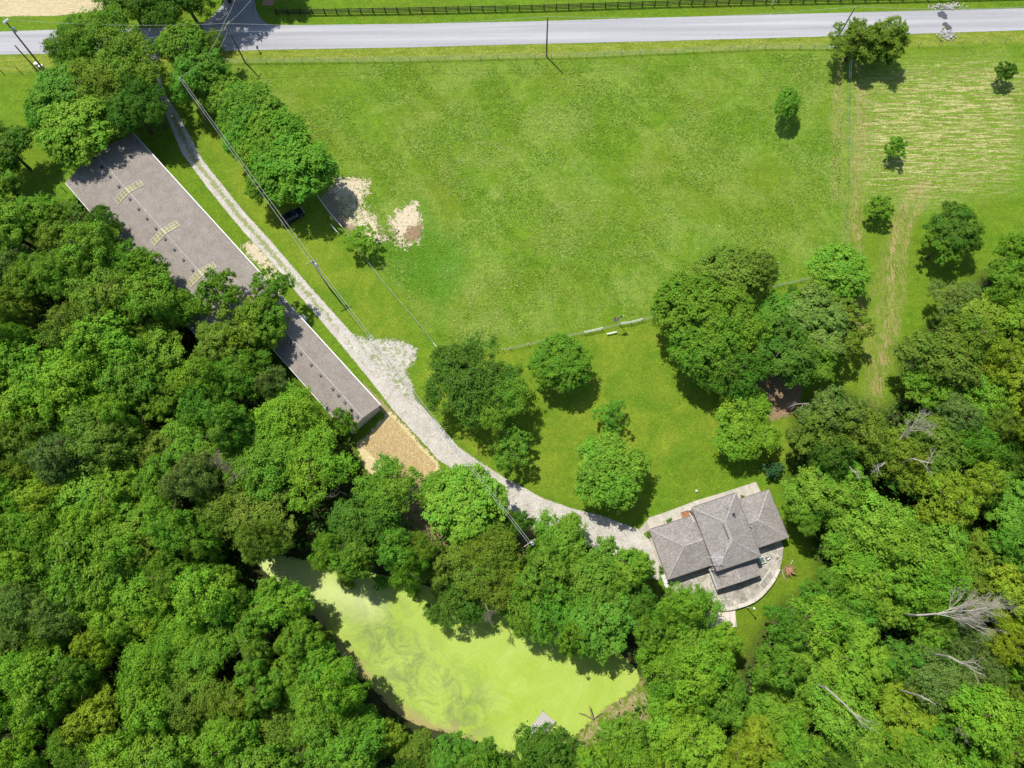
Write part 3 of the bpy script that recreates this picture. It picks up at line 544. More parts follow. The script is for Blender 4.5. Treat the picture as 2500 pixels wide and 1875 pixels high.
item('garden_chair', 'white garden chair on the patio beside the cold frame', 'chair', (1873, 1362), [('seat', MB().box((0, 0, .42), (.5, .5, .05)), white_m), ('backrest', MB().box((0, .26, .7), (.5, .05, .55)), white_m)]+[('leg', MB().box((a_*.22, b_*.22, .2), (.05, .05, .4)), white_m) for a_ in (-1, 1) for b_ in (-1, 1)], z=PT, rz=.6)
item('storage_chest', 'white chest on the ground at the lower left corner of the house', 'chest', (1621, 1414), [('body', MB().box((0, 0, .3), (.6, 1.3, .6)), white_m), ('lid', MB().box((0, 0, .64), (.68, 1.38, .07)), simple('off_white', (.62, .62, .58)))], rz=.35)
item('storage_chest', 'small pale bin below the white chest by the house corner', 'bin', (1626, 1431), [('body', MB().box((0, 0, .25), (.45, .8, .5)), conc), ('lid', MB().box((0, 0, .53), (.5, .86, .05)), white_m)], rz=.5)
item('gas_bottle', 'short white gas bottle beside the porch post', 'gas bottle', (1751, 1429), [('tank', MB().tube([(0, 0, 0), (0, 0, .1), (0, 0, .5), (0, 0, .6)], [.13, .16, .16, .05], 10), white_m), ('valve', MB().tube([(0, 0, .6), (0, 0, .68)], .04, 6), galv)], z=PT)
# lamp post behind patio
item('lamp_post', 'slim pale post standing on the grass just below the curved patio', 'lamp post', (1822, 1483), [('pole', MB().tube([(0, 0, 0), (0, 0, 3.7)], [.08, .06], 8), simple('green_grey_paint', (.42, .48, .42))), ('lamp_head', MB().tube([(0, 0, 3.7), (0, 0, 3.8), (0, 0, 4.05), (0, 0, 4.1)], [.08, .17, .15, .03], 8), white_m)])
# root stump
stm_ = simple('torn_root_wood', (.36, .22, .13), .95, .5, 5, bmp=.8)
mb = MB(); r_ = random.Random(3)
mb.tube([(0, 0, 0), (0, 0, .5), (.05, 0, .9)], [.75, .6, .35], 9)
for i in range(26): t = r_.uniform(0, 6.28); L = r_.uniform(.6, 1.15); mb.tube([(0.2*math.cos(t), .2*math.sin(t), .5), (L*.6*math.cos(t), L*.6*math.sin(t), r_.uniform(.3, .9)), (L*math.cos(t+.3), L*math.sin(t+.3), r_.uniform(.05, 1.1))], [.14, .08, .02], 5)
st_ = thing('tree_stump', 'torn brown tree stump with splayed roots on the grass right of the patio', 'stump', P(1925, 1392)); mb.build('roots', stm_, st_)
item('timber_post', 'short pale timber offcut leaning beside the torn stump', 'post', (1931, 1377), [('shaft', MB().tube([(0, 0, .05), (.1, .5, .6)], .07, 6), white_m)])
item('split_log', 'pale split log lying at the left of the torn stump', 'log', (1911, 1402), [('shaft', MB().tube([(-.1, .7, .1), (.15, -.7, .1)], .1, 6), wood_grey)])
# ---- dock and driftwood at the pond
dk = thing('dock', 'weathered grey plank dock reaching into the green pond', 'dock', P(1345, 1765)); q_ = P(1345, 1765)
dkp = [P(x, y, .15) for x, y in ((1325, 1736), (1356, 1763), (1345, 1800), (1318, 1790), (1303, 1765))]
pl_, nt, bs = newmat('silver_planks'); w_ = N(nt, 'TexWave', bands_direction='X'); w_.inputs['Scale'].default_value = 1.0; w_.inputs['Distortion'].default_value = .6; nt.links.new(coord(nt, None, math.radians(38)), w_.inputs['Vector'])
nt.links.new(mix(nt, ramp(nt, w_.outputs['Fac'], [(.05, 1), (.35, 0)]), (.50, .47, .43), (.26, .24, .22)), bs.inputs['Base Color']); bs.inputs['Roughness'].default_value = .85
a_, b_, d_ = dkp[0]-q_, dkp[1]-q_, dkp[4]-q_; e_ = b_+(d_-a_)*1.6; g_ = a_+(d_-a_)*1.6
MB().prism([p[:2] for p in (a_, b_, e_, g_)][::-1], -.02, .12).build('plank_deck', pl_, dk)
for p in (a_, b_): MB().tube([(p[0]*.95, p[1]*.95, -1.2), (p[0]*.95, p[1]*.95, .0)], .1, 7).build('pile', wood_grey, dk)
bank = MB()
drift = simple('driftwood', (.30, .22, .15), .9, .3, 4)
t = thing('driftwood', 'broken brown branches stranded on the pond bank', 'driftwood', P(1448, 1755))
MB().tube([(0, 0, .1), (-.3, 1, .4), (-.6, 1.9, .9)], [.16, .12, .05], 6).tube([(0, 0, .1), (-1.2, .6, .2), (-2.2, .9, .3)], [.12, .08, .03], 6).tube([(.3, .2, .15), (1.3, .9, .2)], [.08, .03], 5).build('branch', drift, t)
# ---- car
ca = thing('parked_car', 'black estate car half hidden under the round tree beside the drive', 'car', P(715, 533)); d_ = P(748, 512, .8)-P(692, 545, .8); ca.rotation_euler = (0, 0, math.atan2(d_[1], d_[0]))
cb = simple('black_car_paint', (.012, .013, .018), .12, .1, 2, spec=.9); cg = simple('car_glass', (.02, .03, .04), .04, .05, 2, spec=1); ty = simple('tyre_rubber', (.02, .02, .02), .8); chm = simple('chrome_trim', (.6, .58, .45), .2, .05, 2, .8)
def loft(secs):
    mb = MB(); n = len(secs[0]); b = 0
    for s_ in secs: mb.v += [tuple(map(float, p)) for p in s_]
    for i in range(len(secs)-1):
        for k in range(n): mb.f.append((i*n+k, i*n+(k+1) % n, (i+1)*n+(k+1) % n, (i+1)*n+k))
    mb.f.append(tuple(range(n))[::-1]); mb.f.append(tuple((len(secs)-1)*n+k for k in range(n))); return mb
def csec(x, w, z0, z1, tw=.86): return [(x, -w, z0+.1), (x, -w, (z0+z1)/2+.05), (x, -w*.96, z1-.08), (x, -w*tw, z1), (x, w*tw, z1), (x, w*.96, z1-.08), (x, w, (z0+z1)/2+.05), (x, w, z0+.1), (x, w*.9, z0), (x, -w*.9, z0)]
loft([csec(-2.3, .78, .35, .85), csec(-2.2, .88, .3, .98), csec(-1.2, .92, .25, 1.02), csec(.6, .92, .25, 1.0), csec(1.6, .9, .27, .92), csec(2.2, .84, .3, .78), csec(2.33, .7, .38, .68)]).build('body', cb, ca)
loft([csec(-2.15, .78, .95, 1.02, .9), csec(-1.85, .78, .96, 1.38, .78), csec(-1.0, .8, .96, 1.48, .78), csec(.1, .8, .96, 1.46, .78), csec(.45, .8, .96, 1.38, .78), csec(1.15, .8, .93, .98, .9)]).build('window', cg, ca)
MB().add([(-1.75, -.6, 1.45), (.0, -.6, 1.5), (.0, .6, 1.5), (-1.75, .6, 1.45), (-1.8, -.62, 1.38), (.3, -.62, 1.4), (.3, .62, 1.4), (-1.8, .62, 1.38)], [(0, 1, 2, 3), (0, 4, 5, 1), (2, 6, 7, 3), (1, 5, 6, 2), (0, 3, 7, 4)]).build('roof_panel', cb, ca)
for x in (-1.4, 1.42):
    for y in (-.84, .84):
        w_ = MB().tube([(x, y-.1, .33), (x, y+.1, .33)], .33, 16).build('wheel', ty, ca); r2 = MB().tube([(x, y-.115, .33), (x, y+.115, .33)], .2, 12).build('rim', chm, w_)
for y in (-.62, .62):
    MB().box((2.24, y, .68), (.16, .3, .12)).build('headlight', simple('headlight_lens', (.7, .72, .75), .1, .05), ca)
    MB().box((-2.26, y, .82), (.1, .28, .16)).build('tail_light', simple('red_lens', (.4, .02, .02), .2, .05), ca)
    MB().box((.7, y*1.55, 1.0), (.18, .16, .12)).build('wing_mirror', cb, ca)
    MB().tube([(-1.6, y*1.3, 1.0), (-1.55, y*1.24, 1.3), (.25, y*1.24, 1.32), (.9, y*1.3, 1.0)], .02, 4).build('window_trim', chm, ca)
# ---- utility poles
def upole(label, top, base, h, arm=True, trans=False, mat=pole_m, r=.16, armdir=0.0, grp='timber utility poles'):
    b = P(*base); t = thing('utility_pole', label, 'utility pole', b, 0, grp); tp = P(*top, h)-b
    MB().tube([(0, 0, 0), tuple(tp*.5), tuple(tp)], [r, r*.85, r*.7], 8).build('pole', mat, t)
    if arm:
        c_ = tp*.97; d = np.array([math.cos(armdir), math.sin(armdir), 0]); MB().box(c_, (2.0, .12, .14), armdir).build('crossarm', wood_grey, t)
        for k in (-.9, -.3, .3, .9): MB().tube([c_+d*k+[0, 0, .07], c_+d*k+[0, 0, .25]], [.05, .04], 6).build('insulator', white_m, t)
    else: MB().tube([tp, tp+[0, 0, .3]], [.07, .05], 6).build('insulator', white_m, t)
    if trans:
        c_ = tp*.86; MB().tube([c_+[.38, -.1, -.5], c_+[.38, -.1, -.42], c_+[.38, -.1, .42], c_+[.38, -.1, .5]], [.18, .3, .3, .12], 10).build('transformer', galv, t)
    return b+tp
tA = upole('brown pole standing alone in mid field fence beside the pale road', (1337, 43), (1334, 138), 9.8, False)
tB = upole('grey leaning pole beside the dark cedar shrubs at the road', (2087, 19), (2037, 106), 8.9, False, mat=grey_pole)
tC = upole('road pole with crossarm opposite the side road junction', (552, 60), (598, 152), 9.5, True, armdir=1.2)
tD = upole('tall pole between the entrance trees beside the top of the drive', (440, 192), (504, 294), 11.2, False, r=.18, mat=grey_pole)
tE = upole('tallest pole, bearing a white cylinder, at the far left roadside', (12, 50), (124, 192), 13.6, False, True, r=.18)
tE2 = upole('shorter pole standing just left of the tallest roadside pole', (37, 112), (103, 185), 7.8, False, r=.15)
tF = upole('pole with crossarm on the grass strip right of the gravel drive', (761, 637), (804, 703), 10.6, True, True, armdir=.5, mat=grey_pole)
tG = upole('pole topped by a white transformer in the bare clearing between trees near the pond', (1293, 1325), (1292, 1334), 9.5, True, True, armdir=.6, mat=grey_pole)
MB_c = MB().tube([(0, 0, -.9), (0, 0, .9)], .2, 10)
o = MB_c.build('street_lamp_head', white_m, None); o.location = V3(tE+np.array([0, 0, -.2])); o.rotation_euler = (math.radians(60), 0, .1); setp(o, 'white cylindrical lamp head fixed atop the tallest roadside pole', 'lamp head')
def wire(label, a, b, sag, r=.022, mat=wire_m, grp='overhead wires'):
    pts = [a+(b-a)*t-np.array([0, 0, 4*sag*t*(1-t)]) for t in np.linspace(0, 1, 17)]
    c_ = (a+b)/2; o = MB().tube([p-c_ for p in pts], r, 5).build('overhead_wire', mat); o.location = V3(c_); return setp(o, label, 'wire', grp)
up = np.array([0, 0, .3])
wire('upper road wire from the far left pole to the junction pole', tE+up, tC+up, .9)
wire('lower road wire from the short left pole to the junction pole', tE2+up, tC-[0, 0, 1.2], .6)
wire('road wire running from the junction pole to the mid field pole', tC+up, tA+up, 1.2)
wire('road wire running from the mid field pole to the cedar pole', tA+up, tB+up, 1.2)
wire('road wire leaving the cedar pole towards the right edge', tB+up, P(2620, 10, 9.0), .8)
wire('thin lower wire between the junction pole and mid field pole', tC-[0, 0, 1.5], tA-[0, 0, 1.6], 1.0, .015)
wire('thin lower wire between the mid field pole and cedar pole', tA-[0, 0, 1.6], tB-[0, 0, 1.6], 1.0, .015)
wire('left of two wires rising from the junction pole over the side road', tC+up+[-.4, 0, 0], P(585, -40, 11), .5)
wire('right of two wires rising from the junction pole over the side road', tC+up+[.5, 0, 0], P(640, -40, 11), .5)
wire('left slack wire from the junction pole down to the drive entrance pole', tC+[-.5, 0, 0], tD+up, 1.5, .025)
wire('right slack wire from the junction pole down to the drive entrance pole', tC+[.3, 0, -.6], tD-[0, 0, .8], 1.8, .022)
wire('left wire along the drive between the two grey poles', tD+[-.1, 0, .3], tF+[-.25, -.1, .25], .7, .026)
wire('right wire along the drive between the two grey poles', tD+[.3, 0, -.1], tF+[.3, .1, .2], .7, .026)
wire('left long wire from the drive pole to the clearing pole', tF+[-.2, 0, .25], tG+[-.2, 0, .25], 1.0, .026)
wire('right long wire from the drive pole to the clearing pole', tF+[.3, 0, .2], tG+[.2, 0, .2], 1.1, .026)
wire('service wire from the clearing pole to the left house eave', tG-[0, 0, 1.4], HL(-5.0, 8.9, 2.9), .5, .02)
# roadside small things
for i, (x, y, lb) in enumerate(((97, 164, 'pale utility cabinet between the two left poles'), (108, 170, 'second pale cabinet hard against the tallest left pole'))):
    item('utility_cabinet', lb, 'cabinet', (x, y), [('body', MB().box((0, 0, .55), (.7, .5, 1.1)), simple('cabinet_beige', (.55, .5, .42))), ('lid', MB().box((0, 0, 1.13), (.78, .58, .06)), white_m)], 'cabinets by the left poles')
item('mailbox', 'dark mailbox on a post at the road edge below the junction', 'mailbox', (633, 126), [('post', MB().box((0, 0, .5), (.1, .1, 1.0)), wood_grey), ('box', MB().box((0, 0, 1.12), (.25, .5, .25)).tube([(0, -.25, 1.24), (0, .25, 1.24)], .125, 8), black_w)])
item('marker_post', 'white marker post at the verge below the black fence', 'marker post', (1883, 15), [('post', MB().box((0, 0, .8), (.12, .12, 1.6)), white_m), ('cap', MB().box((0, 0, 1.66), (.26, .18, .14)), white_m)])
item('hydrant_marker', 'yellow topped marker post beside the stone heap at the culvert', 'marker post', (2287, 91), [('post', MB().tube([(0, 0, 0), (0, 0, 2.0)], .05, 6), galv), ('sign_top', MB().tube([(0, 0, 2.0), (0, 0, 2.15), (0, 0, 2.5), (0, 0, 2.6)], [.06, .18, .18, .06], 8), simple('safety_yellow', (.75, .42, .03)))])
rockm = simple('limestone', (.50, .48, .44), .9, .35, 4, bmp=.5)
def rocks(px, n, sx_, sy_, s0, s1, seed):
    r_ = np.random.default_rng(seed); mb = MB()
    for i in range(n):
        c_ = np.array([r_.normal(0, sx_), r_.normal(0, sy_), r_.uniform(.0, .25)]); s_ = r_.uniform(s0, s1); ps = []
        for dx, dy, dz in ((1, 0, 0), (-1, 0, 0), (0, 1, 0), (0, -1, 0), (0, 0, 1), (0, 0, -1)): ps.append(c_+np.array([dx, dy, dz])*s_*r_.uniform(.6, 1.1, 3)+r_.normal(0, s_*.15, 3))
        mb.add(ps, [(0, 2, 4), (2, 1, 4), (1, 3, 4), (3, 0, 4), (2, 0, 5), (1, 2, 5), (3, 1, 5), (0, 3, 5)])
    o = mb.build('stone_heap', rockm); o.location = V3(P(*px)); return o
setp(rocks((2311, 88), 90, .9, .5, .12, .3, 1), 'grey stones heaped at the lower road edge', 'stones', kind='stuff')
setp(rocks((2310, 17), 130, 1.5, .35, .12, .3, 2), 'pale stones strewn along the upper road edge', 'stones', kind='stuff')
item('garden_ornament', 'tiny white object on the lawn above the house', 'ornament', (1700, 1199), [('body', MB().tube([(0, 0, 0), (0, 0, .2), (.1, 0, .4)], [.15, .22, .1], 7), white_m)])
# ---- fences
def fpts(px, z=0): return [P(x, y, z) for x, y in px]
def resamp(px, n=None, step=None):
    w = np.array([P(x, y)[:2] for x, y in px]); s_ = np.r_[0, np.cumsum(np.hypot(*np.diff(w, axis=0).T))]
    n = n or max(1, int(round(s_[-1]/step))); t = np.linspace(0, s_[-1], n+1); return np.column_stack([np.interp(t, s_, w[:, 0]), np.interp(t, s_, w[:, 1])])
bf = thing('board_fence', 'black four board fence along the grass above the road', 'fence', P(676, 36))
q_ = P(676, 36); pts = resamp([(676, 36), (1000, 31), (1300, 25), (1600, 15), (1890, 8), (2250, 1), (2600, -8)], step=2.42)
for i, p in enumerate(pts[:100]): MB().box((p[0]-q_[0], p[1]-q_[1], .72), (.16, .16, 1.44)).build('post', black_w, bf)
for z in (.3, .64, .98, 1.32):
    mb = MB()
    for a_, b_ in zip(pts[:-1], pts[1:]):
        d = b_-a_; L = np.hypot(*d); c_ = (a_+b_)/2-q_[:2]; mb.box((c_[0], c_[1]-.11, z), (L, .04, .16), math.atan2(d[1], d[0]))
    mb.build('rail', black_w, bf)
def wirefence(label, px, posts, h=1.3, nw=5, pm_=galv, pr_=.055, wr=.012, toprail=None, brace=()):
    q_ = P(*px[0]); f_ = thing('wire_fence', label, 'fence', q_)
    pw = [P(x, y) for x, y in posts]
    for p in pw: MB().tube([(p[0]-q_[0], p[1]-q_[1], 0), (p[0]-q_[0], p[1]-q_[1], h)], pr_, 7).build('post', pm_, f_)
    w = [P(x, y)-q_ for x, y in px]
    if nw:
        mb = MB()
        for k in range(nw): z = h*(.12+.86*k/(nw-1)) if nw > 1 else h*.95; mb.tube([(p[0], p[1], z) for p in w], wr, 4)
        mb.build('wire', wire_m, f_)
    for a_, b_ in brace:
        A_, B_ = P(*a_)-q_, P(*b_)-q_
        MB().tube([A_+[0, 0, h*.96], B_+[0, 0, h*.96]], .055, 6).tube([A_+[0, 0, h*.45], B_+[0, 0, h*.45]], .04, 6).build('rail', white_m, f_)
    return f_
fx = [606, 651, 695, 739, 783, 827, 871, 913, 957, 1002, 1045, 1088, 1130, 1173, 1216, 1260, 1306, 1346, 1389, 1431, 1475, 1518, 1562, 1605, 1648, 1692, 1736, 1780, 1824, 1866, 1909, 1951, 1985, 2017]
fyf = lambda x: np.interp(x, [560, 600, 1000, 1200, 1335, 1430, 1605, 1737, 1866, 2017, 2040], [155, 154, 150, 144, 141, 139.5, 131.5, 125, 119.5, 119.5, 119])
wirefence('long pale wire fence between the pasture and the roadside verge', [(x, fyf(x)) for x in [540]+fx+[2045]], [(x, fyf(x)) for x in [562]+fx+[2043]], 1.3, 7, brace=[((2017, 119.5), (2043, 119))])
wirefence('side fence with dark posts running down the pasture right edge', [(2070, 158), (2071, 247), (2069, 397), (2067, 503), (2064, 608), (2058, 668)], [(2072, 158), (2071, 177), (2071, 196), (2070, 247), (2069, 294), (2069, 345), (2068, 397), (2067, 449), (2066, 503), (2065, 527), (2064, 555), (2063, 606)], 1.3, 2, simple('steel_t_post', (.24, .26, .22), .6), .045, .008, brace=[((2072, 158), (2071, 177)), ((2071, 177), (2071, 196))])
wirefence('sparse post fence right of the cedars below the road', [(2241, 114), (2295, 114), (2350, 109), (2404, 106), (2458, 106), (2560, 103)], [(2241, 114), (2291, 109), (2347, 108), (2399, 106), (2452, 104), (2505, 103)], 1.4, 2, simple('green_steel_post', (.34, .38, .32), .6), .045, .008)
lf = [(1228, 856), (1246, 853), (1290, 843), (1336, 832), (1380, 823), (1425, 815), (1470, 805), (1512, 794), (1540, 790), (1567, 783), (1640, 766), (1760, 735), (1862, 708), (1909, 697), (1953, 687), (2000, 677)]
wirefence('low white fence dividing the pasture from the house lawn', lf, lf, 1.15, 4, white_m, .05, .012, brace=[((1512, 794), (1540, 790)), ((1540, 790), (1567, 783)), ((1470, 805), (1425, 815))])
pfx = [(690, 350), (735, 415), (776, 481), (804, 520), (839, 561), (875, 611), (935, 690), (1000, 767), (1028, 800), (1060, 842), (1098, 889)]
wirefence('thin grey rail fence slanting down the edge of the mown strip', pfx, [(776, 481), (839, 561), (875, 611), (1000, 767), (1028, 800), (1060, 842), (1098, 889)], 1.1, 1, grey_pole, .05, .03, brace=[((776, 481), (804, 520)), ((804, 520), (839, 561)), ((1060, 842), (1098, 889))])
wirefence('short white rail standing in the shade of the drive side tree', [(811, 554), (826, 572)], [(811, 554), (826, 572)], 1.0, 1, white_m, .06, .02, brace=[((811, 554), (826, 572))])
wirefence('dark post fence crossing the grass at the left road edge', [(-60, 182), (8, 180), (52, 178), (90, 176), (130, 174)], [(-36, 182), (8, 179), (52, 178), (92, 178)], 1.5, 2, black_w, .07, .01)
wirefence('dark post fence leading from the woods to the barn corner', [(128, 505), (157, 468), (177, 428), (195, 400)], [(130, 503), (159, 466), (178, 427)], 1.4, 2, black_w, .07, .01)
bn = item('bench', 'low white bench on the lawn beside the flag fence', 'bench', (1493, 815), [('seat', MB().box((0, 0, .5), (1.75, .18, .06)), white_m), ('leg', MB().box((-.7, 0, .23), (.08, .25, .45)), wood_grey), ('leg', MB().box((.7, 0, .23), (.08, .25, .45)), wood_grey)], rz=.22)
# flag
fl = thing('flag', 'striped flag flying from a white pole at the low fence', 'flag', P(1513, 794)); q_ = P(1513, 794)
MB().tube([(0, 0, 0), (0, 0, 4.6)], [.05, .035], 7).tube([(0, 0, 4.6), (0, 0, 4.7)], [.07, .07], 7).build('pole', white_m, fl)
fm, nt, bs = newmat('flag_cloth'); uvn = N(nt, 'Attribute', attribute_name='fu').outputs['Fac']; uvv = N(nt, 'Attribute', attribute_name='fv').outputs['Fac']
stp = mathn(nt, 'GREATER_THAN', mathn(nt, 'FRACT', mathn(nt, 'MULTIPLY', uvv, 6.5)), .5)
fc = mix(nt, stp, (.45, .04, .06), (.75, .72, .72)); can = mathn(nt, 'MULTIPLY', mathn(nt, 'LESS_THAN', uvn, .42), mathn(nt, 'GREATER_THAN', uvv, .46))
star = N(nt, 'TexVoronoi'); star.inputs['Scale'].default_value = 9; nt.links.new(coord(nt), star.inputs['Vector'])
cant = mix(nt, mathn(nt, 'LESS_THAN', star.outputs['Distance'], .16), (.03, .04, .13), (.7, .7, .75))
nt.links.new(mix(nt, can, fc, cant), bs.inputs['Base Color']); bs.inputs['Roughness'].default_value = .8
vs, fs, fu, fv = [], [], [], []; nu, nv = 14, 9
for j in range(nv):
    for i in range(nu):
        u, v = i/(nu-1), j/(nv-1); vs.append((-1.5*u*.92-.05, -.25*u-.5*u*(1-v)*.7+.14*math.sin(7*u+2*v), 3.45+1.05*v-.25*u+.1*math.sin(5*u+v)-.18*u*u)); fu.append(u); fv.append(v)
for j in range(nv-1):
    for i in range(nu-1): a_ = j*nu+i; fs.append((a_, a_+1, a_+nu+1, a_+nu))
mf = bpy.data.meshes.new('cloth'); mf.from_pydata(vs, [], fs); mf.update(); mf.shade_smooth()
for k, vv in (('fu', fu), ('fv', fv)): mf.attributes.new(k, 'FLOAT', 'POINT').data.foreach_set('value', vv)
link('cloth', mf, fm, fl)
# ================================================================== TREES
lm, nt, bs = newmat('foliage'); oi = N(nt, 'ObjectInfo'); tn = attr(nt, 'tone')
lc = mix(nt, 1.0, oi.outputs['Color'], ramp(nt, tn, [(0, .58), (.5, 1.0), (1, 1.5)]), 'MULTIPLY')
hue = N(nt, 'HueSaturation'); nt.links.new(lc, hue.inputs['Color']); nt.links.new(ramp(nt, attr(nt, 'hue'), [(0, .475), (1, .515)]), hue.inputs['Hue'])
nt.links.new(hue.outputs[0], bs.inputs['Base Color']); bs.inputs['Roughness'].default_value = .6; bs.inputs['Specular IOR Level'].default_value = .1
tr = N(nt, 'BsdfTranslucent'); tb = mix(nt, 1.0, hue.outputs[0], (1.3, 1.25, .5), 'MULTIPLY'); nt.links.new(tb, tr.inputs['Color'])
mx = N(nt, 'MixShader'); mx.inputs[0].default_value = .27; nt.links.new(bs.outputs[0], mx.inputs[1]); nt.links.new(tr.outputs[0], mx.inputs[2]); nt.links.new(mx.outputs[0], nt.nodes['Material Output'].inputs['Surface'])
bark = simple('bark', (.12, .09, .065), .95, .3, 5, bmp=.5); deadm = simple('bleached_wood', (.38, .34, .29), .9, .25, 5)
def leaves_mesh(name, cen, nor, size, tone, hue_, asp=.62):
    n = len(cen); r = rng.normal(size=(n, 3)); t = np.cross(nor, r); t /= np.linalg.norm(t, axis=1)[:, None]+1e-9; b = np.cross(nor, t)
    s = size[:, None]; v = np.stack([cen+t*s, cen+b*s*asp, cen-t*s*.85, cen-b*s*asp], 1).reshape(-1, 3)
    me = bpy.data.meshes.new(name); me.vertices.add(4*n); me.vertices.foreach_set('co', v.astype(np.float32).ravel())
    me.loops.add(4*n); me.loops.foreach_set('vertex_index', np.arange(4*n, dtype=np.int32)); me.polygons.add(n)
    me.polygons.foreach_set('loop_start', np.arange(0, 4*n, 4, dtype=np.int32)); me.polygons.foreach_set('loop_total', np.full(n, 4, dtype=np.int32))
    me.update(calc_edges=True)
    me.attributes.new('tone', 'FLOAT', 'FACE').data.foreach_set('value', tone.astype(np.float32)); me.attributes.new('hue', 'FLOAT', 'FACE').data.foreach_set('value', hue_.astype(np.float32))
    me.materials.append(lm); return me
def unit(v): return v/(np.linalg.norm(v, axis=1)[:, None]+1e-9)
def crown(seed, nl=14, lobe=(.26, .46), sub=16, n=15000, leaf=.055, flat=.75, fill=1.0, jit=.30, cone=0.0, dr=(.5, .88)):
    # unit crown radius ~1, base at z 0; lobes on a dome, each made of sub clumps of leaves
    global rng; rng = np.random.default_rng(seed); L = []
    off = rng.uniform(0, 6.28); gold = 2.39996
    for i in range(nl):
        k = (i+.5)/nl; zc = 1-k*1.25; rad = math.sqrt(max(0, 1-max(-1, zc)**2)); th = off+gold*i+rng.normal(0, .35)
        rr = rng.uniform(*lobe); d = rng.uniform(*dr)
        if cone: rr *= (1-.35*max(zc, 0)); rad *= 1-cone*max(zc, 0)
        L.append((np.array([rad*math.cos(th)*d, rad*math.sin(th)*d, zc*flat*d*(1+cone*.8)]), rr))
    L.append((np.zeros(3), .45)); w = np.array([r**2 for _, r in L]); w /= w.sum(); cnt = rng.multinomial(n, w)
    cs, ns, tn_, hs, ss = [], [], [], [], []
    for (c0, rr), m in zip(L, cnt):
        dirs = unit(rng.normal(size=(sub, 3))+np.array([0, 0, .35])+c0*.6); sc = c0+dirs*rr*rng.uniform(.5, 1.15, (sub, 1))*np.array([1.1, 1.1, .75]); sr = rr*rng.uniform(.16, .46, sub)
        pick = rng.integers(0, sub, m); dd = unit(rng.normal(size=(m, 3))+dirs[pick]*.7+np.array([0, 0, .35])); rad = sr[pick]*np.abs(rng.normal(.75, .32, m))
        p = sc[pick]+dd*rad[:, None]*np.array([1.1, 1.1, .6])+rng.normal(0, .012, (m, 3)); nr = unit(dd*.9+dirs[pick]*.5+rng.normal(size=(m, 3))*jit*1.6+np.array([0, 0, .55]))
        tone_s = rng.uniform(.25, .75, sub); cs.append(p); ns.append(nr); tn_.append(np.clip(tone_s[pick]*.6+rng.uniform(0, .4, m), 0, 1)); hs.append(np.clip(rng.uniform(.2, .8)+rng.normal(0, .15, m), 0, 1)); ss.append(leaf*rng.uniform(.6, 1.3, m))
    cs = np.concatenate(cs); cs[:, 2] -= cs[:, 2].min()*.0
    return leaves_mesh('crown', cs, np.concatenate(ns), np.concatenate(ss), np.concatenate(tn_), np.concatenate(hs))
PROTO = {
 'wood': [crown(100+i, 15+i % 4*4, (.18, .44), 24, 24000, .035, .8) for i in range(8)],
 'maple': [crown(200+i, 44, (.2, .32), 20, 30000, .034, .85, dr=(.68, .8)) for i in range(3)],
 'fine': [crown(300+i, 18, (.16, .42), 34, 30000, .026, .75, jit=.5) for i in range(5)],
 'loose': [crown(400+i, 13, (.2, .4), 12, 12000, .036, .8, jit=.5) for i in range(3)],
 'small': [crown(500+i, 14, (.26, .44), 10, 5600, .065, .9, jit=.45, dr=(.45, .7)) for i in range(4)],
 'cedar': [crown(600+i, 34, (.14, .26), 26, 26000, .027, 1.0, jit=.8, cone=.35, dr=(.35, .9)) for i in range(2)],
 'bush': [crown(700+i, 9, (.3, .5), 8, 2200, .09, .7, jit=.4) for i in range(4)]}
def trunk_mesh(seed):
    r_ = random.Random(seed); mb = MB(); lean = (r_.uniform(-.05, .05), r_.uniform(-.05, .05))
    mb.tube([(0, 0, -.1), (lean[0]*.5, lean[1]*.5, .45), (lean[0], lean[1], .8), (lean[0], lean[1], 1.0)], [.034, .024, .014, .004], 7)
    for i in range(9):
        z = r_.uniform(.35, .8); t = i*2.4+r_.uniform(-.4, .4); L = r_.uniform(.16, .3)
        mb.tube([(lean[0]*z, lean[1]*z, z), (math.cos(t)*L*.5, math.sin(t)*L*.5, z+.06), (math.cos(t)*L, math.sin(t)*L, z+.15)], [.014, .009, .003], 5)
    me = bpy.data.meshes.new('trunk'); me.from_pydata(mb.v, [], mb.f); me.update(); me.shade_smooth(); me.materials.append(bark); return me
TR = [trunk_mesh(i) for i in range(4)]
TONES = {'mid green': (.140, .300, .024), 'bright green': (.180, .370, .030), 'deep green': (.088, .210, .020), 'olive green': (.172, .290, .030), 'yellow-green': (.235, .370, .026), 'dull grey-green': (.160, .270, .052), 'fresh green': (.132, .320, .028), 'blue-green': (.070, .18, .066)}
TREES = []
_r = random.Random(11)
def tree(px, py, r, h, style, tone, label, name=None, cat='tree', group=None, sq=1.0, zc=.62, vs=None):
    zc_ = h*zc; c_ = P(px, py, zc_); R = np.linalg.norm(P(px+r, py, zc_)-c_)*.98
    t = thing(name or 'tree', label, cat, (c_[0], c_[1], 0), _r.uniform(0, 6.28), group)
    me = _r.choice(PROTO[style]); o = bpy.data.objects.new('crown', me); C.objects.link(o); o.parent = t
    top = h-zc_; o.scale = (R*sq, R/sq, vs or top/.95*1.0); o.location = (0, 0, zc_-.02*h)
    cc_ = TONES[tone]; k = _r.uniform(.9, 1.12); o.color = (cc_[0]*k*_r.uniform(.93, 1.07), cc_[1]*k, cc_[2]*k*_r.uniform(.85, 1.15), 1)
    if style not in ('bush',):
        b = bpy.data.objects.new('trunk', _r.choice(TR)); C.objects.link(b); b.parent = t; s_ = h*.93; b.scale = (s_*max(.8, R*2.2/h), s_*max(.8, R*2.2/h), s_)
    TREES.append((px, py, r)); return t
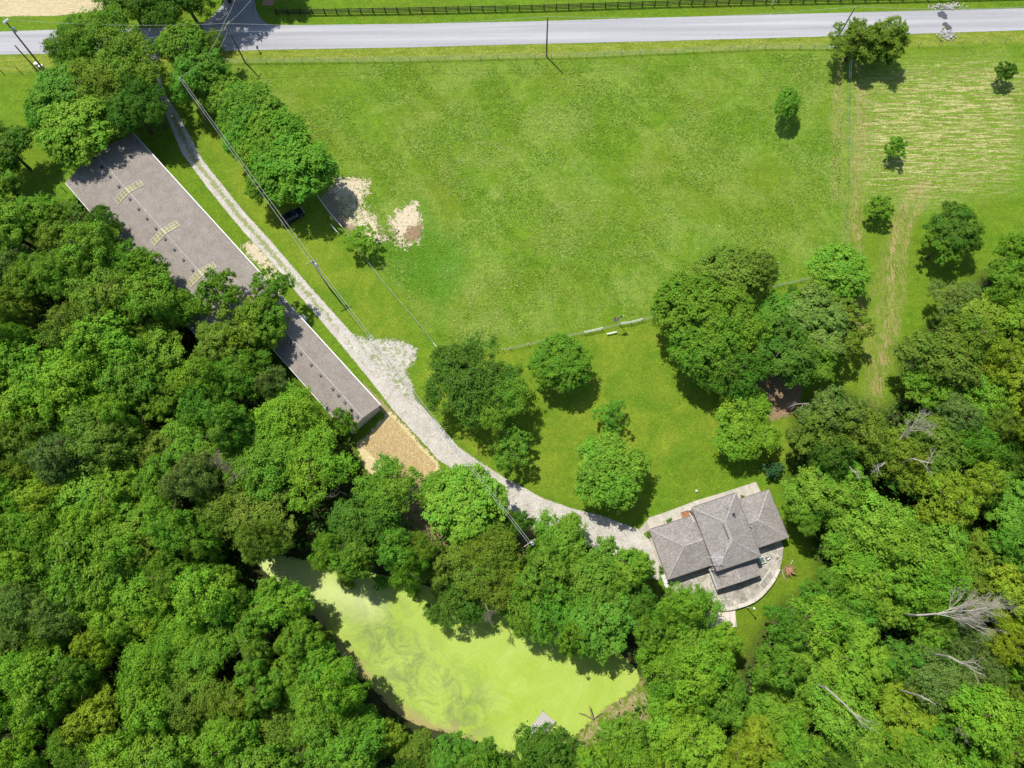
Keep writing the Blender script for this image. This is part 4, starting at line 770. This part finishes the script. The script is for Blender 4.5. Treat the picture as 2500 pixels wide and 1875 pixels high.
FREE = [
 (1922, 255, 33, 6.5, 'maple', 'fresh green', 'tall narrow green tree alone inside the pasture right side', .8),
 (2187, 362, 27, 4.5, 'small', 'fresh green', 'small round tree right of the side fence, nearest the hay rows', 1),
 (2146, 508, 33, 5.0, 'small', 'mid green', 'small round tree right of the side fence, below the hay rows', 1),
 (2456, 175, 25, 4.5, 'small', 'deep green', 'small ragged tree near the right edge above the hay rows', 1),
 (2335, 555, 62, 9, 'wood', 'deep green', 'dark spreading tree below the hay rows, right of the worn track', 1),
 (2300, 600, 50, 8, 'loose', 'mid green', 'lower half of the paired trees right of the worn track', 1),
 (882, 584, 38, 5.5, 'loose', 'bright green', 'small airy tree growing through the thin rail fence', 1),
 (545, 228, 50, 8, 'maple', 'bright green', 'small bright tree, uppermost of the row right of the drive', 1),
 (612, 270, 72, 10, 'maple', 'fresh green', 'second tree down the row right of the drive', 1),
 (668, 345, 80, 11, 'maple', 'mid green', 'third tree down the row right of the drive', 1),
 (720, 410, 88, 12, 'maple', 'fresh green', 'large round tree over the black car, lowest of the drive side row', 1),
 (610, 335, 55, 9, 'wood', 'fresh green', 'tree on the drive side of the row, beneath the overhead wires', 1),
 (648, 452, 44, 9, 'maple', 'mid green', 'leafy crown between the overhead wires and the black car', 1),
 (450, 112, 58, 12, 'maple', 'bright green', 'bright yellow lit tree at the drive mouth, nearest the road', 1),
 (500, 120, 42, 10, 'fine', 'olive green', 'olive feathery tree on the road side of the bright drive mouth tree', 1),
 (488, 180, 62, 11, 'wood', 'fresh green', 'tree beneath the slack wires beside the drive mouth', 1),
 (180, 110, 60, 12, 'fine', 'mid green', 'feathery tree overhanging the road next to the left poles', 1),
 (260, 85, 72, 13, 'fine', 'mid green', 'tall feathery tree overhanging the road, left of the drive mouth', 1),
 (312, 150, 80, 14, 'fine', 'olive green', 'tallest olive feathery tree left of the drive mouth', 1),
 (350, 245, 58, 13, 'fine', 'deep green', 'dark feathery tree overhanging the drive above the barn', 1),
 (250, 200, 75, 13, 'fine', 'olive green', 'feathery tree in the middle of the group above the barn', 1),
 (320, 265, 65, 12, 'fine', 'deep green', 'dark feathery tree at the top end of the barn', 1),
 (165, 230, 75, 12, 'maple', 'fresh green', 'bright maple left of the feathery trees, below the left poles', 1),
 (190, 315, 88, 12, 'maple', 'bright green', 'bright spreading maple overhanging the upper left barn corner', 1),
 (120, 275, 50, 9, 'maple', 'fresh green', 'leftmost crown of the bright maples above the barn', 1),
 (300, -5, 62, 11, 'fine', 'mid green', 'tree above the road at the edge of the stubble field', 1),
 (375, 5, 60, 12, 'fine', 'deep green', 'dark tree above the road between stubble field and side road', 1),
 (445, -10, 68, 13, 'fine', 'deep green', 'dark tree above the road left of the side road', 1),
 (15, 365, 62, 10, 'wood', 'deep green', 'dark tree cut by the left edge, on the grass left of the barn', 1),
 (-5, 440, 50, 9, 'wood', 'mid green', 'lower tree cut by the left edge, left of the barn', 1),
 (1158, 935, 92, 12, 'fine', 'deep green', 'dark round tree right of the gravel pad', 1),
 (1210, 975, 68, 11, 'fine', 'mid green', 'crown on the right side of the dark round tree', 1),
 (1120, 900, 55, 10, 'wood', 'deep green', 'crown on the upper left side of the dark round tree', 1),
 (1250, 1092, 52, 8, 'loose', 'fresh green', 'smaller tree between the dark round tree and the drive bend', 1),
 (1368, 890, 68, 9, 'maple', 'fresh green', 'neat round tree just below the low white fence', 1),
 (1497, 1016, 39, 6, 'loose', 'fresh green', 'small sparse tree above the big bright lawn tree', 1),
 (1492, 1150, 84, 10, 'maple', 'bright green', 'big bright round tree on the lawn above the house drive', 1),
 (1775, 680, 78, 12, 'maple', 'olive green', 'uppermost tree of the large lawn cluster', 1),
 (1845, 665, 50, 12, 'maple', 'olive green', 'upper right tree of the large lawn cluster', 1),
 (1690, 755, 90, 13, 'maple', 'mid green', 'left tree of the large lawn cluster', 1),
 (1790, 790, 90, 13, 'fine', 'mid green', 'central tree of the large lawn cluster', 1),
 (1715, 850, 75, 12, 'maple', 'mid green', 'lower left tree of the large lawn cluster', 1),
 (1800, 900, 78, 11, 'fine', 'deep green', 'shaded lowest tree of the large lawn cluster', 1),
 (1910, 850, 80, 11, 'wood', 'deep green', 'dark tree in the lower middle of the large lawn cluster', 1),
 (1905, 770, 60, 10, 'wood', 'fresh green', 'fresh green tree in the gap between lawn cluster halves', 1),
 (1990, 780, 80, 11, 'wood', 'dull grey-green', 'grey-green tree below the bright rounded fence end tree', 1),
 (2060, 790, 68, 10, 'loose', 'olive green', 'rightmost olive tree of the large lawn cluster', 1),
 (1985, 855, 66, 10, 'wood', 'mid green', 'lower right tree of the large lawn cluster', 1),
 (2048, 665, 68, 9, 'maple', 'bright green', 'bright rounded tree at the right end of the low fence', 1),
 (1812, 1035, 76, 8, 'wood', 'bright green', 'broad bright tree between the lawn cluster and the house', 1),
 (2093, 100, 66, 8, 'cedar', 'olive green', 'left of the two dark cedars at the road', 1),
 (2175, 95, 58, 9, 'cedar', 'olive green', 'right of the two dark cedars at the road', 1),
 (2130, 120, 52, 6, 'cedar', 'deep green', 'low cedar crown between the two tall cedars', 1),
 (1135, 1232, 92, 11, 'maple', 'bright green', 'bright spreading tree where the drive bends, above the pond', 1),
 (1080, 1200, 48, 9, 'maple', 'bright green', 'small bright crown at the left of the drive bend tree', 1),
 (948, 1200, 78, 11, 'fine', 'mid green', 'round dark tree below the straw ground', 1),
 (885, 1270, 68, 10, 'wood', 'deep green', 'dark tree left below the straw ground tree', 1),
 (700, 1040, 82, 12, 'fine', 'bright green', 'bright feathery tree at the lower end of the barn', 1),
 (650, 1130, 85, 12, 'fine', 'fresh green', 'left part of the feathery trees below the barn', 1),
 (760, 1130, 88, 12, 'fine', 'bright green', 'right part of the feathery trees below the barn', 1),
 (590, 1060, 60, 11, 'fine', 'mid green', 'feathery tree beside the dead grey brush below the barn', 1),
 (840, 1030, 32, 6, 'loose', 'mid green', 'small leafy tree touching the lower barn gable', 1),
 (540, 725, 60, 12, 'loose', 'mid green', 'open crowned tree hanging over the middle of the barn roof', 1),
 (660, 705, 50, 11, 'loose', 'mid green', 'crown reaching across the barn gutter towards the drive', 1),
 (600, 790, 72, 12, 'loose', 'olive green', 'olive open tree covering the barn where it narrows', 1),
 (650, 790, 58, 11, 'wood', 'mid green', 'tree shading the narrow barn roof', 1),
 (515, -85, 85, 14, 'wood', 'mid green', 'tree at the top edge beside the side road', 1),
 (600, -115, 80, 14, 'wood', 'mid green', 'tree beyond the top edge shading the side road mouth', 1),
 (2340, 735, 60, 9, 'fine', 'dull grey-green', 'pale grey-green tree at the upper edge of the right woods', 1),
]
for i, (x, y, r, h, s_, tn_, lb, sq) in enumerate(FREE):
    tree(x, y, r*1.07, h, s_, tn_, lb, 'cedar_tree' if s_ == 'cedar' else 'tree', group='garden and field trees', sq=sq)
WL = [(20, 560, 60, 1), (95, 530, 60, 0), (136, 565, 60, 3), (245, 555, 45, 2), (222, 615, 70, 1), (80, 685, 65, 0), (150, 670, 55, 1), (345, 652, 55, 0), (260, 735, 92, 3), (364, 735, 72, 0), (437, 750, 50, 0), (196, 800, 75, 3), (245, 840, 80, 1), (40, 750, 50, 3), (32, 830, 48, 0), (45, 893, 75, 1), (174, 918, 80, 1), (380, 805, 60, 3), (385, 870, 75, 1), (316, 925, 70, 0), (538, 845, 58, 3), (494, 934, 60, 1), (585, 918, 68, 6), (665, 935, 42, 5),
 (57, 989, 75, 1), (196, 995, 70, 1), (285, 1010, 45, 1), (386, 982, 50, 0), (506, 975, 65, 6), (459, 1065, 60, 1), (468, 1163, 60, 5), (35, 1147, 60, 3), (142, 1121, 65, 5), (259, 1077, 75, 3), (215, 1204, 85, 1), (290, 1180, 60, 1), (19, 1223, 45, 1), (104, 1295, 70, 0), (25, 1299, 50, 1), (190, 1295, 60, 1), (260, 1264, 55, 1), (358, 1270, 70, 1), (421, 1273, 60, 1), (294, 1343, 65, 1), (358, 1335, 60, 3), (190, 1375, 72, 1), (538, 1248, 70, 3), (625, 1265, 85, 3), (522, 1400, 55, 0), (421, 1404, 58, 0),
 (190, 1454, 78, 1), (269, 1423, 60, 1), (342, 1451, 78, 1), (506, 1454, 75, 1), (57, 1502, 65, 5), (136, 1502, 60, 5), (28, 1565, 60, 5), (127, 1556, 45, 0), (231, 1581, 45, 4), (358, 1515, 60, 1), (449, 1572, 65, 1), (544, 1572, 55, 6), (364, 1635, 75, 1), (475, 1635, 75, 1), (111, 1666, 75, 1), (190, 1651, 50, 0), (95, 1730, 75, 1), (240, 1692, 48, 4), (244, 1755, 62, 4), (364, 1723, 70, 1), (475, 1723, 75, 3), (617, 1644, 45, 1), (655, 1692, 45, 1), (658, 1461, 55, 1), (617, 1560, 52, 0), (38, 1856, 60, 1), (304, 1840, 70, 1), (395, 1850, 70, 1), (506, 1825, 75, 1), (570, 1809, 60, 1), (649, 1777, 65, 3), (190, 1825, 55, 0),
 (700, 1472, 58, 1), (742, 1560, 52, 0), (782, 1625, 55, 6), (832, 1672, 55, 1), (640, 1325, 52, 3), (800, 1352, 46, 1), (707, 1644, 55, 1), (785, 1720, 65, 1), (679, 1768, 62, 3), (774, 1790, 60, 1), (870, 1775, 52, 6), (869, 1835, 70, 6), (948, 1800, 42, 4), (1018, 1835, 52, 3), (1110, 1850, 62, 6), (1190, 1865, 50, 6), 
 (967, 1343, 48, 6), (1033, 1343, 45, 3), (869, 1370, 45, 1), (1075, 1390, 45, 3), (1201, 1343, 68, 3), (1163, 1380, 70, 3), (1268, 1278, 34, 2), (995, 1385, 52, 0), (1120, 1455, 75, 2), (1190, 1430, 65, 3), (1235, 1420, 58, 4), (1327, 1413, 72, 0), (1372, 1318, 66, 1), (1469, 1405, 88, 0), (1465, 1510, 95, 6), (1390, 1490, 62, 6), (1545, 1385, 52, 1), (1310, 1345, 30, 1), (1655, 1480, 55, 1), (1680, 1535, 78, 1), (1735, 1570, 62, 1), (1621, 1570, 55, 1), (1635, 1640, 70, 1), (1706, 1635, 75, 1), (1659, 1714, 66, 1), (1763, 1700, 60, 1), (1340, 1842, 72, 2), (1285, 1880, 50, 0), (1262, 1478, 62, 0), (1325, 1500, 62, 6), (1395, 1560, 45, 0), (1523, 1785, 48, 1), (1532, 1845, 65, 1), (1453, 1855, 48, 1), (1627, 1793, 70, 1), (1706, 1825, 75, 1),
 (1560, 1470, 50, 2), (1590, 1545, 45, 0)]
WR = [(2300, 880, 88, 3), (2400, 800, 85, 3), (2350, 830, 70, 3), (2270, 960, 60, 0), (2440, 900, 60, 4), (2470, 960, 60, 4), (2390, 960, 70, 1), (2450, 700, 60, 0), (2490, 620, 60, 0), (2030, 1010, 70, 5), (1980, 1060, 55, 3), (2090, 1060, 70, 3), (2008, 1202, 80, 1), (1975, 1245, 52, 1), (2060, 1180, 60, 1), (2180, 1110, 70, 3), (2270, 1090, 80, 3), (2250, 1180, 65, 2), (2150, 1300, 95, 1), (2060, 1300, 60, 1), (2220, 1370, 90, 1), (2310, 1230, 75, 4), (2110, 1400, 80, 1), (2010, 1440, 55, 6), (2100, 1480, 80, 6), (1928, 1535, 60, 6), (1980, 1530, 70, 1), (1898, 1628, 60, 6), (1950, 1620, 85, 1), (2080, 1610, 95, 1), (2290, 1330, 70, 1), (2470, 1450, 70, 4), (2450, 1560, 60, 4), (2300, 1420, 70, 1), (2380, 1740, 90, 1), (2200, 1740, 90, 4)]
TN = ['mid green', 'bright green', 'deep green', 'olive green', 'yellow-green', 'dull grey-green', 'fresh green']
def inpoly(x, y, poly): return bool(sdf(np.array([[x, y]], float), np.array(poly, float))[0] > 0)
CAN_L = [(-90, 520), (150, 555), (200, 600), (300, 700), (400, 790), (480, 880), (600, 960), (640, 1100), (640, 1240), (560, 1330), (560, 1420), (640, 1480), (680, 1560), (740, 1660), (800, 1760), (900, 1830), (1040, 1880), (1180, 1920), (1180, 1960), (-90, 1960)]
CAN_R = [(2590, 660), (2430, 740), (2330, 860), (2290, 960), (2180, 1080), (2060, 1060), (2010, 1110), (2000, 1180), (2060, 1260), (2060, 1380), (2020, 1450), (1920, 1560), (1850, 1650), (1750, 1720), (1640, 1800), (1500, 1870), (1420, 1910), (1420, 1960), (2590, 1960)]
rr = random.Random(5); allw = [(x, y, r, t_, 'left' if x < 1250 and not (x > 1000 and y < 1500) else ('pond side' if y < 1600 and x < 1560 else 'right')) for x, y, r, t_ in WL]+[(x, y, r, t_, 'right') for x, y, r, t_ in WR]
for poly, nm in ((CAN_L, 'left'), (CAN_R, 'right')):
    p_ = np.array(poly); tries = 0
    while tries < 9000:
        tries += 1; x = rr.uniform(p_[:, 0].min(), p_[:, 0].max()); y = rr.uniform(p_[:, 1].min(), p_[:, 1].max()); r = rr.uniform(50, 82)
        if not inpoly(x, y, poly): continue
        if any((x-a_)**2+(y-b_)**2 < (.64*(r+c_))**2 for a_, b_, c_, *_ in allw): continue
        allw.append((round(x), round(y), round(r), rr.choice([0, 1, 1, 1, 6, 3, 3, 2, 4, 5]), nm))
ordn = lambda n: f"{n}{'th' if 10 <= n % 100 <= 20 else {1: 'st', 2: 'nd', 3: 'rd'}.get(n % 10, 'th')}"
place = {'left': 'left woods', 'pond side': 'trees between drive and pond', 'right': 'right woods'}
byrow = {}
for w in allw: byrow.setdefault((w[4], int((1960-w[1])//110)), []).append(w)
for (nm, row), L in sorted(byrow.items()):
    for k, (x, y, r, t_, _) in enumerate(sorted(L)):
        h = rr.uniform(9.5, 16.5) if nm != 'pond side' else rr.uniform(9, 12.5)
        if t_ == 2: h -= 2
        sty = rr.choice(['wood', 'wood', 'wood', 'fine', 'wood']) if t_ not in (3, 5) else rr.choice(['fine', 'fine', 'wood'])
        sz = 'narrow' if r < 52 else ('broad' if r > 72 else 'medium')
        lb = f"{sz} {TN[t_]} tree, {ordn(k+1)} from left, {ordn(row+1)} row up, {place[nm]}"
        tree(x, y, r*.99, h, sty, TN[t_], lb, group='trees of the '+place[nm], sq=rr.uniform(.88, 1.14))
# shrubs
SHR = [(1937, 708, 15, 1.4, 'deep green', 'small spiky shrub just below the low white fence'), (1884, 1146, 25, 3.2, 'blue-green', 'blue-green round shrub above the right house wing'), (1586, 1303, 7, 1.0, 'fresh green', 'little green plant at the left end of the front walk'), (1634, 1272, 7, .8, 'fresh green', 'little plant on the front walk at the left wing eave'), (1813, 1213, 6, .8, 'fresh green', 'little plant on the front walk at the right wing eave'), (1616, 1389, 9, 1.2, 'fresh green', 'green shrub at the side of the left wing'),
 (210, 485, 30, 3, 'fresh green', 'bright bush at the left barn eave'), (275, 530, 25, 3, 'deep green', 'dark bush against the left barn eave'), (700, 985, 28, 3.5, 'olive green', 'olive bush along the narrow barn half'), (740, 1000, 26, 3, 'mid green', 'green bush between narrow barn half and feathery trees'), (640, 900, 30, 3.5, 'deep green', 'dark bush below the barn step'), (825, 1100, 24, 3, 'olive green', 'rusty olive bush beside the straw ground'), (1075, 1345, 22, 2.5, 'olive green', 'olive bush in the bare earth above the pond'), (850, 1420, 22, 2.5, 'yellow-green', 'yellow-green bush at the upper pond shore'), (795, 1560, 24, 2.5, 'olive green', 'olive bush on the left pond shore'), (930, 1420, 20, 2.4, 'fresh green', 'fresh bush overhanging the upper pond shore'), (1010, 1440, 20, 2.4, 'mid green', 'mid green bush overhanging the upper pond shore')]
for x, y, r, h, tn_, lb in SHR: tree(x, y, r, h, 'bush', tn_, lb, 'shrub', 'shrub', 'shrubs', zc=.35)
# understorey of the woods: dense low growth nobody could count
rg = np.random.default_rng(21); pts = []
for poly in (WOODL, WOODR):
    w = wpoly(poly); lo, hi = w.min(0), w.max(0); lo = np.maximum(lo, [-112, -45]); hi = np.minimum(hi, [105, 80]); p = rg.uniform(lo, hi, (26000 if poly is WOODL else 17000, 2)); p = p[(sdf(p, w) > .5) & (sdf(p, pond_w) < -1.0)]; pts.append(p)
p = np.concatenate(pts)
b2 = np.stack([(p-BA)@bu, (p-BA)@bv], 1); p = p[~((b2[:, 0] > -1) & (b2[:, 0] < 71.5) & (b2[:, 1] > -1) & (b2[:, 1] < np.where(b2[:, 0] < 46, 15.5, 7.5)))]
dp = sdf(p, wpoly(DR_R+DR_L[::-1])); p = p[dp < -1.5]; hc = np.stack([(p-HE)@hu, (p-HE)@hv_], 1); p = p[~((hc[:, 0] > -9) & (hc[:, 0] < 15) & (hc[:, 1] > -2) & (hc[:, 1] < 21))]
rep = 3; cc_ = np.repeat(p, rep, 0)+rg.normal(0, .35, (len(p)*rep, 2)); z = rg.gamma(2.0, .55, len(cc_)); cen = np.column_stack([cc_, z+.1])
me = leaves_mesh('undergrowth', cen, unit(rg.normal(size=cen.shape)*.8+[0, 0, 1]), rg.uniform(.18, .42, len(cen)), rg.uniform(0, 1, len(cen)), rg.uniform(0, 1, len(cen)))
o = link('undergrowth', me); o.color = (.08, .2, .025, 1); setp(o, 'low green undergrowth covering the woodland floor', 'undergrowth', kind='stuff')
# ---- meadow grass tufts
rg = np.random.default_rng(31)
def tufts(polypx, n, size, h, cols, label, z0=.0, lay=.5, dens=None, smin=.5, name='meadow_grass', asp=.3):
    w = wpoly(polypx); lo, hi = w.min(0), w.max(0); p = rg.uniform(lo, hi, (int(n*1.7), 2)); p = p[sdf(p, w) > .3]
    if dens is not None: p = p[rg.uniform(size=len(p)) < dens(p)]
    p = p[:n]; m = len(p); cen = np.column_stack([p, z0+h*rg.uniform(.2, 1, m)])
    nr = unit(rg.normal(size=(m, 3))*[1, 1, .3]+[0, 0, lay]); me = leaves_mesh(name, cen, nr, size*rg.uniform(smin, 1.4, m), rg.uniform(.25, .72, m), rg.uniform(0, 1, m), asp)
    o = link(name, me); o.color = (*cols, 1); setp(o, label, 'grass', kind='stuff'); return o
def clump(sc, th, seed):
    r_ = np.random.default_rng(seed); K = r_.normal(size=(14, 2))/sc; ph = r_.uniform(0, 6.28, 14)
    return lambda p: np.clip((np.cos(p@K.T+ph).sum(1)/2.6-th)*1.2+.3, .04, 1)
tufts(FIELD, 70000, .22, .12, (.16, .32, .022), 'rough green pasture grass in swirling tufts', dens=clump(2.2, 0, 1), lay=2.2, asp=.22)
tufts(FIELD, 26000, .34, .18, (.36, .46, .12), 'pale seeding grass scattered in the pasture', dens=clump(3.2, .5, 2), lay=2.2, asp=.13)
tufts(HAY, 26000, .17, .06, (.36, .32, .12), 'cut hay lying in thin rows', lay=2.5, dens=lambda p: np.clip(np.sin((p[:, 1]+.03*p[:, 0]+.5*np.sin(p[:, 0]*.25))*2*math.pi/.95)*1.2-.35+rg.normal(0, .3, len(p)), .02, 1), name='cut_hay')
tufts([(878, 1090), (955, 1010), (1030, 1092), (1070, 1135), (1045, 1200), (960, 1165)], 14000, .26, .05, (.62, .50, .27), 'loose straw strewn over the bare ground', lay=3, asp=.1, name='loose_straw')
tufts(verge, 12000, .12, .12, (.22, .21, .035), 'yellowing grass on the roadside verge', lay=1.2, name='verge_grass')
# ---- dead trees
def dead(label, basepx, dirpx, zb, zt, thick, seed, spread=.5, depth=4, n=3, cat='dead tree', name='dead_tree', mat=deadm):
    r_ = np.random.default_rng(seed); A_ = P(*basepx, zb); B_ = P(*dirpx, zt); t = thing(name, label, cat, (A_[0], A_[1], 0)); mb = MB()
    def br(p, d, L, r, k):
        q = p+d*L*.5+r_.normal(0, .05*L, 3); e = q+d*L*.5+r_.normal(0, .07*L, 3); mb.tube([p, q, e], [r, r*.8, r*.55], 5, False)
        if k == 0: return
        for i in range(n+(1 if k > 2 else 0)):
            s_ = r_.uniform(.35, 1.0); o_ = p+(q-p)*min(1, s_*2) if s_ < .5 else q+(e-q)*(s_-.5)*2
            nd = d+r_.normal(0, spread, 3)*[1, 1, .5]; nd /= np.linalg.norm(nd); br(o_, nd, L*r_.uniform(.45, .8), r*.5, k-1)
    d = B_-A_; L = np.linalg.norm(d); d /= L; z0 = A_*1.0; org = np.array([A_[0], A_[1], 0]); br(A_-org, d, L*.52, thick, depth)
    mb.tube([(0, 0, 0), A_-org], [thick*1.4, thick], 7); mb.build('branches', mat, t); return t
dead('big bleached dead tree sprawling over the right woods', (2240, 1502), (2455, 1500), 13, 16.5, .14, 1, .34, 4, 5)
dead('second bleached dead tree below the big one in the right woods', (2318, 1603), (2430, 1660), 13, 16, .13, 2, .45, 3, 3)
dead('forked white snag lying across the lower right woods', (2018, 1680), (2145, 1785), 14, 15, .13, 3, .22, 3, 2)
dead('bleached branches beside the right meadow edge', (2190, 1080), (2250, 1010), 9, 13, .14, 4, .45, 4, 4)
dead('small white dead limb in the brush right of the house', (2160, 1130), (2130, 1150), 11, 12.5, .1, 5, .6, 3, 3)
dead('grey dead limb below the bleached meadow edge branches', (2230, 1120), (2300, 1150), 11.5, 12.5, .1, 6, .5, 3, 3)
dead('small dead twigs above the brush right of the mulch bed', (1975, 985), (1940, 985), 7, 9, .08, 7, .5, 3, 4)
dead('short dead limb left of the brush right of the house', (2075, 1140), (2110, 1165), 11, 12, .09, 8, .5, 3, 3)
dead('broken white branch near the lower right corner', (2250, 1700), (2290, 1725), 13.5, 14, .12, 9, .3, 2, 2)
grey_tw = simple('grey_twigs', (.22, .17, .13), .9, .2, 5)
dead('grey brown dead brush below the barn in the left woods', (545, 1075), (520, 1150), 10, 12, .08, 10, .6, 4, 4, mat=grey_tw)
dead('dead twiggy brush between the feathery trees and the left woods', (570, 1150), (590, 1190), 10, 11.5, .07, 11, .6, 4, 3, mat=grey_tw)
dead('bare grey crown overhanging the upper pond shore', (1185, 1475), (1200, 1520), 9, 9.5, .08, 12, .6, 4, 4, mat=grey_tw)
dead('dead brown brush beside the narrow barn', (690, 965), (700, 935), 5, 6.5, .06, 13, .6, 3, 4, mat=grey_tw)
dead('dead limb in the brush left of the straw tree', (830, 1200), (800, 1225), 5, 7, .07, 14, .6, 3, 3)
dead('pale twig crown cut off in the lower right woods', (2370, 1790), (2330, 1800), 13, 13.5, .08, 15, .6, 3, 3, mat=grey_tw)
